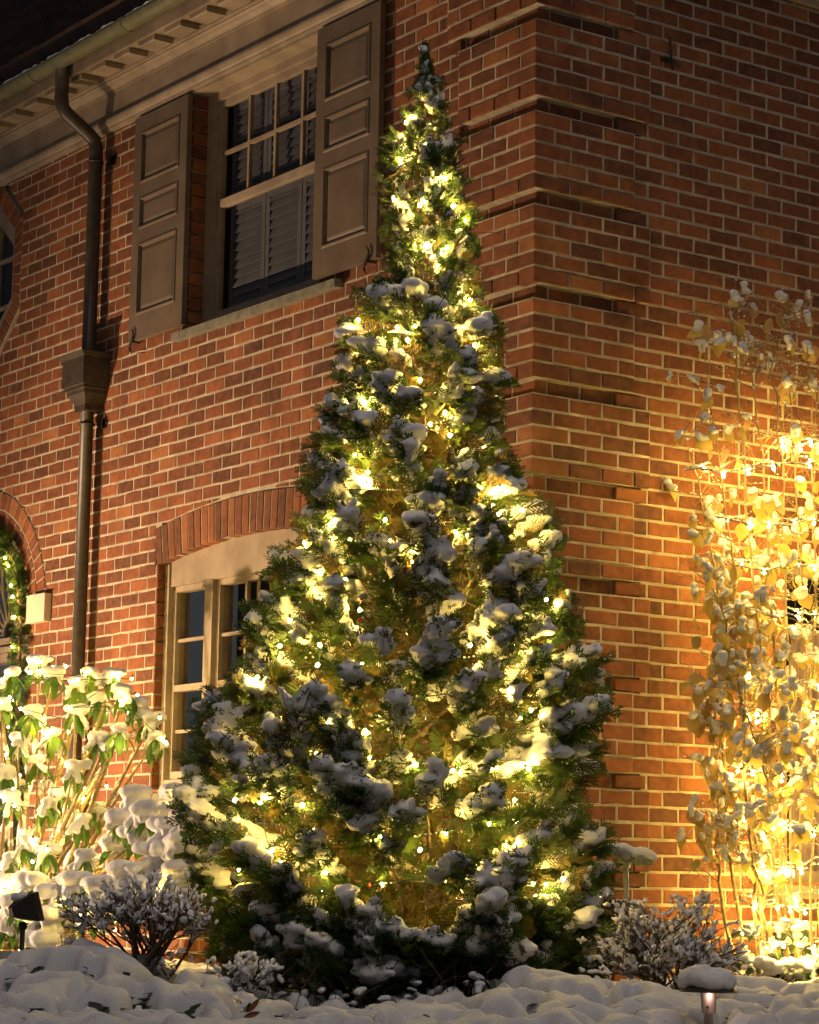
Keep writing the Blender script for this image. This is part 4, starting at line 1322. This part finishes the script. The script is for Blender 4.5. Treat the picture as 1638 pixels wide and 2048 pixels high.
def yleaf(P, kind=None, L=None):
    L = L or R.uniform(.055, .10)
    az = R.uniform(0, 2 * PI); droop = R.uniform(.6, 1.45)
    d = np.array([math.cos(az) * math.cos(droop), math.sin(az) * math.cos(droop), -math.sin(droop)])
    o = place('leaf', YL[R.randrange(7) if kind is None else kind], shr, P)
    o.rotation_euler = Matrix(frame(d, unit(np.array([R.gauss(0, .5), R.gauss(0, .5), 1]))).tolist()).to_euler(); o.scale = (L, L, L)
    if R.random() < .82:
        k = R.uniform(.25, .7)
        for q in np.linspace(0, k, 5):
            w = L * R.uniform(.16, .30)
            scen.append(P + d * L * q + ZZ * w * .45 + NR.normal(size=3) * L * .06); srad.append((w, w, w * .72))


cnt = 0
cand = [n for n in nodes if proj(n[2])[0] < 1680]
R.shuffle(cand)
for (p, m_, e, t) in cand:
    x, y, _ = proj(e)
    dens = 1 if y < 1850 else .3
    if R.random() > dens: continue
    for k in range(R.choice((1, 1, 1, 2, 2))):
        if cnt >= 285: break
        hi = y < 950
        kind = R.choice((5, 6, 6, 3, 5, 2)) if hi else R.choice((0, 1, 2, 3, 1, 2, 0, 4, 5, 7))
        yleaf((e if k == 0 else m_) + NR.normal(size=3) * .008, kind); cnt += 1
for (p, m_, e, t) in nodes:
    if R.random() < .75:
        for q in np.linspace(0, 1, 9):
            w = R.uniform(.003, .0075); pt = p + (e - p) * q if q < 0 else (p * (1 - q) ** 2 + 2 * m_ * q * (1 - q) + e * q * q)
            if R.random() < .8: scen.append(pt + ZZ * w * .8); srad.append((w * 1.4, w * 1.4, w))
mb = MB(); nl = 0
for (p, m_, e, t) in nodes:
    if nl >= 320: break
    x, y, _ = proj(e)
    if not (1395 < x < 1760 and 980 < y < 1800): continue
    for k in range(R.choice((0, 1, 1, 2))):
        q = e + NR.normal(size=3) * np.array([.05, .03, .05]); L = R.uniform(.05, .10); az = R.uniform(0, 2 * PI); droop = R.uniform(.6, 1.4)
        d = np.array([math.cos(az) * math.cos(droop), math.sin(az) * math.cos(droop), -math.sin(droop)])
        v, f = leaf_mesh(L, L * .78, fold=.2, curl=.2, n=5, rag=.07)
        mb.add(q + v @ frame(d, unit(np.array([R.gauss(0, .5), R.gauss(0, .5), 1]))).T, f, R.choice((.3, .45, .5, .6, .65, .75))); nl += 1
        mb.tube([q, (q + m_) / 2 + ZZ * .01, m_], .0013, 3, tone=.7)
        if R.random() < .72:
            for u in np.linspace(0, R.uniform(.3, .6), 4): w = L * R.uniform(.18, .3); scen.append(q + d * L * u + ZZ * w * .45 + NR.normal(size=3) * L * .06); srad.append((w, w, w * .75))
mb.build('leaf_clusters', M_yleaf, shr, smooth=True, kind='stuff')
snow_mesh('snow', scen, np.array(srad), .0072, M_snow, shr, kind='stuff', smooth_it=1, disp=.0008)
paths, blb = [], []
loops = [(1370, 940, 930, 1700), (1430, 1035, 1060, 1700), (1500, 1220, 1245, 1710), (1490, 1350, 1390, 1720), (1480, 1430, 1450, 1720), (1455, 1530, 1570, 1720), (1470, 1625, 1690, 1720), (1465, 1725, 1745, 1720), (1480, 1800, 1832, 1720), (1478, 1868, 1915, 1720), (1450, 1130, 1140, 1700), (1560, 890, 870, 1720)]
for (x0, y0, y1, x1) in loops:
    pf_, pb_ = [], []
    for k in range(15):
        t = k / 14; x = x0 + (x1 - x0) * t; y = y0 + (y1 - y0) * t + math.sin(t * PI * 2) * 6 + R.gauss(0, 3)
        bow = math.sin(min(1, t * 1.6) * PI / 2)
        pf_.append(onR(x, y, .42 + .22 * bow)); pb_.append(onR(x, y - 10 + R.gauss(0, 4), .42 - .16 * bow))
    paths.append(np.array(pb_[::-1] + pf_))
    for k in range(6):
        t = (k + R.uniform(.1, .9)) / 6
        i = t * 14; a_ = int(i); f_ = i - a_
        for pp in (pf_, pb_):
            if R.random() < (.75 if pp is pf_ else .8):
                blb.append(pp[a_] * (1 - f_) + pp[min(14, a_ + 1)] * f_ - ZZ * .018)
string_lights('warm white string lights looped around the yellow-leaved shrub at right', paths, blb, bulb=BULB3)
# snow on the front wires
sc2, sr2 = [], []
for p in paths:
    for a_, b_ in zip(p[:-1], p[1:]):
        for q in np.linspace(0, 1, 9):
            if R.random() < .62: w = R.uniform(.003, .006); sc2.append(a_ + (b_ - a_) * q + ZZ * w); sr2.append((w * 1.3, w * 1.3, w))
for i in range(len(pth) - 1):
    if (pth[i] - axis(pth[i][2])) @ F2 < 0 and R.random() < .55:
        for q in (0, .33, .66): w = R.uniform(.003, .006); sc2.append(pth[i] + (pth[i + 1] - pth[i]) * q + ZZ * w); sr2.append((w * 1.3, w * 1.3, w))
mb = MB(); blobs(mb, sc2, np.array(sr2), ICO0, .8, .05)
o = mb.build('wire_snow', M_snow, None, smooth=True, kind='stuff', origin=(0, 0, 0)); o['label'] = 'thin ridges of snow lying on the light wires'; o['category'] = 'snow'


# ------------------------------------------------------------------ low bare twig shrubs
def twig_shrub(label, px0, px1, ytop, ybase, h, nst, spread, seed, snowy=1.0):
    rr_ = random.Random(seed)
    c = at((px0 + px1) / 2, ybase, h)
    t0 = thing('twig_shrub', label, 'shrub', tuple(c), 'bare snowy twig shrubs beside the tree')
    mbs, mbt = MB(), MB(); sc, sr = [], []
    wide = (px1 - px0) / FOC * h; tall = (ybase - ytop) / FOC * h

    def grow(p, d, L, r, depth):
        n = 5; pts = [p]; dd = d.copy()
        for k in range(n):
            dd = unit(dd + np.array([rr_.gauss(0, .10), rr_.gauss(0, .10), rr_.gauss(.02, .06)])); pts.append(pts[-1] + dd * L / n)
        (mbs if depth < 1 else mbt).tube(pts, np.linspace(r, r * .6, n + 1), 6 if depth < 1 else 4)
        for k in range(1, n + 1):
            if rr_.random() < (.22 if depth < 1 else .24) * snowy:
                w = rr_.uniform(.003, .0072) if depth > 0 else rr_.uniform(.005, .008)
                if rr_.random() < .22: w *= 1.7
                q = pts[k]; ax = pts[k] - pts[k - 1]; ln = np.linalg.norm(ax)
                for e in (0, .3, .6, .9): sc.append(q - ax * e + ZZ * w * .8 + np.array([rr_.gauss(0, .003)] * 3)); sr.append((w, w, w * .85))
        if depth >= 3: return
        m = (4, 4, 4)[depth]
        for k in range(m):
            i = rr_.randint(2, n); q = pts[i]
            nd = unit(dd + np.array([rr_.gauss(0, .55), rr_.gauss(0, .55), rr_.gauss(.05, .35)]))
            room = max(.25, 1 - (q[2] - c[2]) / (tall * 1.05))
            grow(q, nd, L * rr_.uniform(.5, .75) * min(1, room * 1.6), max(.0021, r * .55), depth + 1)
    for k in range(nst):
        a = rr_.uniform(0, 2 * PI); rad = rr_.uniform(0, .16) * wide
        p = c + (R0 * math.cos(a) * rad + F2 * math.sin(a) * rad * .8); p[2] = gz(p) - .02
        lean = R0 * (rr_.uniform(-1, 1) * spread) + F2 * rr_.uniform(-.5, .5) * spread
        grow(p, unit(ZZ + lean), tall * rr_.uniform(.42, .58), rr_.uniform(.005, .0085), 0)
    mbs.build('stems', M_twig, t0, smooth=True); mbt.build('twigs', M_twig, t0)
    snow_mesh('snow', sc, np.array(sr), .0048, M_snow, t0, kind='stuff', smooth_it=0, disp=.0004)
    return t0


twig_shrub('bare twiggy shrub with snow in its forks, left of the evergreen', 140, 455, 1725, 1960, 9.9, 24, .95, 3, .62)
twig_shrub('bare twiggy shrub thick with snow, right of the evergreen before the meter', 1225, 1470, 1740, 1960, 10.5, 22, .80, 5, 1.0)
twig_shrub('small sparse snowy seedling at the foot of the evergreen', 430, 560, 1880, 1985, 9.9, 5, .5, 8, .9)

vin = thing('groundcover_vine', 'dark low vine with snow-capped leaves around the foot of the evergreen', 'vine', tuple(at(700, 1985, 9.95)))
VL = []
for q in range(3):
    v, f = leaf_mesh(1.0, .8, fold=.15, curl=.2, n=5, lobes=(q == 1))
    mb = MB(); mb.add(v, f, .5); _o = mb.build('leaf', M_ivy, None, origin=(0, 0, 0)); VL.append(_o.data); bpy.data.objects.remove(_o)
sc, sr = [], []
for k in range(150):
    P = at(R.uniform(400, 1010), 1950, R.uniform(9.75, 10.35)); P[2] = gz(P) + R.uniform(.0, .16) ** 1.3
    L = R.uniform(.04, .08); dr = R.uniform(-.2, 1.1); az = R.uniform(0, 2 * PI)
    d = np.array([math.cos(az) * math.cos(dr), math.sin(az) * math.cos(dr), -math.sin(dr)])
    o = place('leaf', R.choice(VL), vin, P); o.rotation_euler = Matrix(frame(d).tolist()).to_euler(); o.scale = (L, L, L)
    if R.random() < .6:
        for u in (.2, .45, .7): w = L * R.uniform(.2, .36); sc.append(P + d * L * u + ZZ * w * .5); sr.append((w, w, w * .7))
mb = MB()
for k in range(60):
    P = at(R.uniform(400, 1010), 1950, R.uniform(9.75, 10.35)); P[2] = gz(P) - .03
    mb.tube([P, P + np.array([R.gauss(0, .04), R.gauss(0, .04), .1]), P + np.array([R.gauss(0, .09), R.gauss(0, .09), R.uniform(.12, .26)])], [.0025, .002, .0012], 4)
mb.build('stems', M_twig, vin)
snow_mesh('snow', sc, np.array(sr), .006, M_snow, vin, kind='stuff', smooth_it=1, disp=.0008)

# ------------------------------------------------------------------ path light
PL = at(1417, 1968, 8.9)
gzv = gz(PL) - .06
pl = thing('path_light', 'metal mushroom path light capped with a thick pad of snow', 'path light', (PL[0], PL[1], gzv))


def lathe(mb, c, prof, n=24):
    th = np.arange(n) * 2 * PI / n; v = []; f = []
    for r, z in prof: v += [(c[0] + r * math.cos(t), c[1] + r * math.sin(t), z) for t in th]
    for k in range(len(prof) - 1):
        for j in range(n): f.append((k * n + j, k * n + (j + 1) % n, k * n + n + (j + 1) % n, k * n + n + j))
    mb.add(v, f)


hz = at(1417, 1985, 8.9)[2]
mb = MB(); mb.tube([(PL[0], PL[1], gzv), (PL[0], PL[1], hz - .065)], .016, 16); mb.build('post', M_path, pl, smooth=True)
mb = MB(); lathe(mb, PL, [(.0, hz - .072), (.024, hz - .071), (.026, hz - .05), (.028, hz - .001), (.0, hz - .001)], 20)
hd = mb.build('lamp_head', M_path, pl, smooth=False)
mb = MB(); q = PL - F2 * .03 - R0 * .008; mb.tube([q + ZZ * (hz - .05 - q[2]), q - F2 * .006 + ZZ * (hz - .05 - q[2])], .005, 8); mb.build('screw', M_dark, hd)
mb = MB(); lathe(mb, PL, [(.024, hz), (.102, hz + .002), (.104, hz + .006), (.06, hz + .03), (.0, hz + .04)], 28); mb.build('shade', M_dark, pl, smooth=False)
sc, sr = [], []
for k in range(70):
    a_ = R.uniform(0, 2 * PI); q = math.sqrt(R.random()) * .076
    sc.append(PL * np.array([1, 1, 0]) + (R0 * math.cos(a_) + F2 * math.sin(a_)) * q + ZZ * (hz + .052 - .022 * (q / .08) ** 4 + (.010 if math.cos(a_) < -.2 else .0))); sr.append((.034, .034, .036))
snow_mesh('snow_cap', sc, np.array(sr), .005, M_snow, pl, smooth_it=4, disp=.0008)
ld = bpy.data.lights.new('path_lamp', 'POINT'); ld.energy = .16; ld.color = (1, .72, .60); ld.shadow_soft_size = .008
lo = bpy.data.objects.new('path_lamp', ld); COL.objects.link(lo); lo.location = (PL - F2 * .05) * np.array([1, 1, 0]) + ZZ * (hz - .010)

# ------------------------------------------------------------------ flood lights
def floodlight(label, loc, aim, lit):
    t = thing('floodlight', label, 'floodlight', loc)
    loc = np.array(loc)
    mb = MB(); mb.tube([loc, loc + ZZ * .13, loc + ZZ * .17], [.011, .011, .014], 10); mb.build('stake', M_dark, t, smooth=True)
    mb = MB(); blobs(mb, [loc + ZZ * .165], np.array([.02]), ICO1, 1.0); mb.build('knuckle', M_dark, t, smooth=True)
    c = loc + ZZ * .235; M = frame(aim)
    pr = [(-.055, .022, .018), (-.05, .026, .022), (-.02, .040, .036), (.03, .068, .058), (.05, .070, .060), (.055, .066, .056)]
    v = []; f = []
    for x, w, hh_ in pr: v += [c + M @ np.array([x, s1_ * w, s2_ * hh_]) for s1_, s2_ in ((-1, -1), (1, -1), (1, 1), (-1, 1))]
    for k in range(len(pr) - 1):
        for j in range(4): f.append((k * 4 + j, k * 4 + (j + 1) % 4, k * 4 + 4 + (j + 1) % 4, k * 4 + 4 + j))
    f += [(0, 1, 2, 3)]
    mb = MB(); mb.add(v, f); hs_ = mb.build('housing', M_dark, t)
    mb = MB(); mb.add([c + M @ np.array([.045, a_, b_]) for a_, b_ in ((-.066, -.056), (.066, -.056), (.066, .056), (-.066, .056))], [(0, 1, 2, 3)]); mb.build('lens', M_glass, t)
    if lit:
        l = bpy.data.lights.new('flood_lamp', 'SPOT'); l.energy = FLOOD_W; l.color = FLOOD_COL; l.spot_size = math.radians(105); l.spot_blend = 1.0; l.shadow_soft_size = .06
        o = bpy.data.objects.new('flood_lamp', l); COL.objects.link(o); o.location = c + M @ np.array([.075, 0, 0])
        o.rotation_euler = Vector(-np.asarray(aim)).to_track_quat('Z', 'Y').to_euler()
    return t, c, M


fl = at(42, 1935, 10.3)
aimv = unit(-R0 * .75 + F2 * .35 + ZZ * .45)
ft, fc, fm = floodlight('small dark floodlight on a stake at the left edge, snow on its back', tuple(fl), unit(R0 * .8 + F2 * .45 + ZZ * .25), False)
sc = [fc + ZZ * (.05) + NR.normal(size=3) * np.array([.018, .018, .004]) for _ in range(12)]
snow_mesh('snow', sc, np.full((12, 3), .018), .005, M_snow, ft, smooth_it=2)
floodlight('dark floodlight on the lawn aimed up at the house wall', (-3.5, 6.2, -.1), unit(np.array([3.5, -2.9, 1.2])), True)

# ------------------------------------------------------------------ gas meter
GM = at(1245, 1915, 11.35)
gm = thing('gas_meter', 'grey-green gas meter with white stickers and snow-covered pipes by the wall', 'gas meter', tuple(GM))
bx = lambda mb, x0, x1, y0, y1, d0, d1: mb.add([at(x, y, d) for d in (d0, d1) for x, y in ((x0, y0), (x1, y0), (x1, y1), (x0, y1))], [(0, 1, 2, 3), (7, 6, 5, 4), (0, 1, 5, 4), (1, 2, 6, 5), (2, 3, 7, 6), (3, 0, 4, 7)])
cB = at(1247, 1862, 11.35); hw, hh_, hd_ = .083, .115, .06
M = np.stack([R0, F2, ZZ], 1)
mb = MB()
prof = [(-hw + .012, -hh_), (hw - .02, -hh_), (hw, -hh_ + .03), (hw, hh_ - .012), (hw - .012, hh_), (-hw + .012, hh_), (-hw, hh_ - .012), (-hw, -hh_ + .012)]
n = len(prof)
mb.add([cB + M @ np.array([x, -hd_, z]) for x, z in prof] + [cB + M @ np.array([x, hd_, z]) for x, z in prof], [tuple(range(n)), tuple(reversed(range(n, 2 * n)))] + [(i, (i + 1) % n, n + (i + 1) % n, n + i) for i in range(n)])
body = mb.build('body', M_meter, gm)
for (zc_, hgt_, wd) in ((.028, .020, .045), (-.02, .010, .052)):
    m2 = MB(); c = cB + M @ np.array([-.035, -hd_ - .003, zc_])
    m2.add([c + M @ np.array([sx * wd / 2, 0, sz * hgt_]) for sx, sz in ((-1, -1), (1, -1), (1, 1), (-1, 1))], [(0, 1, 2, 3)]); m2.build('sticker', M_label, body)
    m3 = MB()
    for q in range(3 if zc_ > 0 else 1):
        zz_ = zc_ + hgt_ * (.5 - .5 * q) if zc_ > 0 else zc_
        c = cB + M @ np.array([-.035, -hd_ - .005, zz_]); hq = .0012 if zc_ > 0 else .004
        m3.add([c + M @ np.array([sx * wd * .4, 0, sz * hq]) for sx, sz in ((-1, -1), (1, -1), (1, 1), (-1, 1))], [(0, 1, 2, 3)])
    m3.build('print', M_ink, body)
mb = MB()
v0 = at(1250, 1712, 11.45)
mb.tube([at(1253, 1800, 11.45), at(1252, 1760, 11.45), v0], .013, 10)
mb.tube([at(1165, 1690, 11.38), at(1205, 1694, 11.40), at(1228, 1703, 11.42), v0], .021, 12)
mb.build('pipe', M_meter, gm, smooth=True)
mb = MB(); blobs(mb, [v0], np.array([[.036, .036, .040]])); mb.tube([v0 + R0 * .02 - ZZ * .004, v0 + R0 * .045 - ZZ * .008, v0 + R0 * .05 - ZZ * .008, v0 + R0 * .08 - ZZ * .012, v0 + R0 * .085 - ZZ * .012, v0 + R0 * .125 - ZZ * .016], [.022, .022, .033, .033, .026, .028], 8)
mb.tube([v0 - F2 * .05, v0 + F2 * .02], [.020, .026], 8); mb.tube([v0 - ZZ * .055, v0 - ZZ * .02], .026, 8)
mb.build('valve', M_meter, gm)
sc, sr = [], []
for u in np.linspace(0, 1, 26):
    p = at(1165 + u * 65, 1682 + u * 12, 11.40); sc.append(p + NR.normal(size=3) * .004); sr.append((.021, .021, .017))
for u in np.linspace(0, 1, 22): sc.append(v0 + R0 * (-.03 + .15 * u) - F2 * .006 + ZZ * (.034 - .028 * u + .007 * math.sin(u * 11))); sr.append((.026, .034, .024))
for u in np.linspace(0, PI, 24): sc.append(at(1238, 1942, 11.1) + R0 * .052 * math.cos(u) * -1 + ZZ * (.125 * math.sin(u) - .02)); sr.append((.02, .02, .026))
for k in range(20): sc.append(cB + M @ np.array([R.uniform(-hw, hw) * .9, R.uniform(-.05, .05), hh_ + .012])); sr.append((.022, .022, .014))
snow_mesh('snow', sc, np.array(sr), .006, M_snow, gm, kind='stuff', smooth_it=2, disp=.001)

# ------------------------------------------------------------------ garland round the front door
gar = thing('garland', 'green needle garland hung around the arched front door', 'garland', LEFT(5.42, .04, 1.9))
path = [LEFT(5.40, .05, z) for z in np.linspace(.3, 2.05, 40)] + [LEFT(6.09 - .66 * math.cos(t), .05, 2.1 + .66 * math.sin(t)) for t in np.linspace(0.02, 2.6, 60)]
gp, gd, gn, gs, gt = [], [], [], [], []
for i, p in enumerate(path):
    p = np.array(p); tg = unit(np.array(path[min(i + 1, len(path) - 1)]) - np.array(path[max(i - 1, 0)]))
    for k in range(15):
        v = NR.normal(size=3); v -= tg * (v @ tg); v = unit(v)
        gp.append(p + v * .01); gd.append(unit(v + tg * R.uniform(-.6, .6))); gn.append(NR.normal(size=3)); gs.append(R.uniform(.05, .085)); gt.append(R.uniform(.3, .75))
mb = MB(); put_fronds(mb, gp, gd, gn, gs, gt); mb.build('foliage', M_fol, gar, kind='stuff')
mb = MB(); mb.tube(path, .012, 6); mb.build('core_wire', M_twig, gar)
blb = [np.array(path[i]) + np.array([-.05, R.uniform(-.03, .03), R.uniform(-.02, .02)]) for i in range(4, len(path), 4)]
string_lights('warm white string lights wound along the garland of the front door', [np.array(blb)], blb, bulb=BULB2)

# ------------------------------------------------------------------ ivy at the foot of the right wall, fallen leaves
iv = thing('ivy', 'dark green ivy leaves poking out of the snow below the right window', 'ivy', tuple(onR(1540, 1920, .5)))
IV = []
for q in range(3):
    v, f = leaf_mesh(1.0, .95, fold=.12, curl=.2, n=5, lobes=True)
    mb = MB(); mb.add(v, f, .5); _o = mb.build('leaf', M_ivy, None, origin=(0, 0, 0)); IV.append(_o.data); bpy.data.objects.remove(_o)
sc, sr = [], []
for k in range(64):
    x, y = R.uniform(1478, 1650), R.uniform(1858, 1962); P = onR(x, y, R.uniform(.25, .6)); 
    if P[2] < gz(P) - .02: P[2] = gz(P) + .03
    L = R.uniform(.045, .085); dr = R.uniform(.2, 1.2); az = R.uniform(0, 2 * PI)
    d = np.array([math.cos(az) * math.cos(dr), math.sin(az) * math.cos(dr), -math.sin(dr)])
    o = place('leaf', R.choice(IV), iv, P); o.rotation_euler = Matrix(frame(d).tolist()).to_euler(); o.scale = (L, L, L)
    if R.random() < .75:
        for _ in range(4): w = R.uniform(.014, .03); sc.append(P + NR.normal(size=3) * .02 + ZZ * .02); sr.append((w, w, w * .7))
for k in range(60):
    P = onR(R.uniform(1470, 1660), R.uniform(1880, 1960), R.uniform(.2, .6)); w = R.uniform(.02, .05); P[2] = max(gz(P) + .01, min(P[2], gz(P) + .14)); sc.append(P); sr.append((w, w, w * .7))
snow_mesh('snow', sc, np.array(sr), .007, M_snow, iv, kind='stuff', smooth_it=2, disp=.001)
mb = MB()
for k in range(420):
    j, i = int(NR.integers(20, 330)), int(NR.integers(10, len(us) - 10))
    P = np.array([PX[j, i], PY[j, i], hgt[j, i] + .004])
    if P[0] > -.05 and P[1] > -.05: continue
    d = unit(np.array([R.gauss(0, 1), R.gauss(0, 1), R.gauss(0, .35)])); L = R.uniform(.008, .045)
    mb.tube([P - d * L / 2, P + NR.normal(size=3) * .002, P + d * L / 2], R.uniform(.0008, .0018), 3)
o = mb.build('fallen_bits', M_twig, None, kind='stuff', origin=(0, 0, 0)); o['label'] = 'tiny fallen twigs and needles scattered on the snow'; o['category'] = 'debris'
M_fall = mat('fallen_leaf', (.16, .05, .025), (.22, .08, .04), 50, .6)
for (x, y, h, a_) in ((497, 2024, 8.2, .9), (488, 2034, 8.15, .3)):
    P = at(x, y, h); v, f = leaf_mesh(.055, .018, fold=.4, curl=-.1)
    Mx = frame(unit(R0 * math.cos(a_) + ZZ * math.sin(a_)), -F2)
    P[2] = max(P[2], gz(P) + .03)
    mb = MB(); mb.add(P + v @ Mx.T, f); o = mb.build('fallen_leaf', M_fall, None, origin=P)
    tag(o, 'narrow red-brown fallen leaf standing up in the foreground snow' if a_ > .5 else 'narrow red-brown fallen leaf lying flatter beneath another in the foreground snow', 'leaf', 'fallen leaves on the snow')
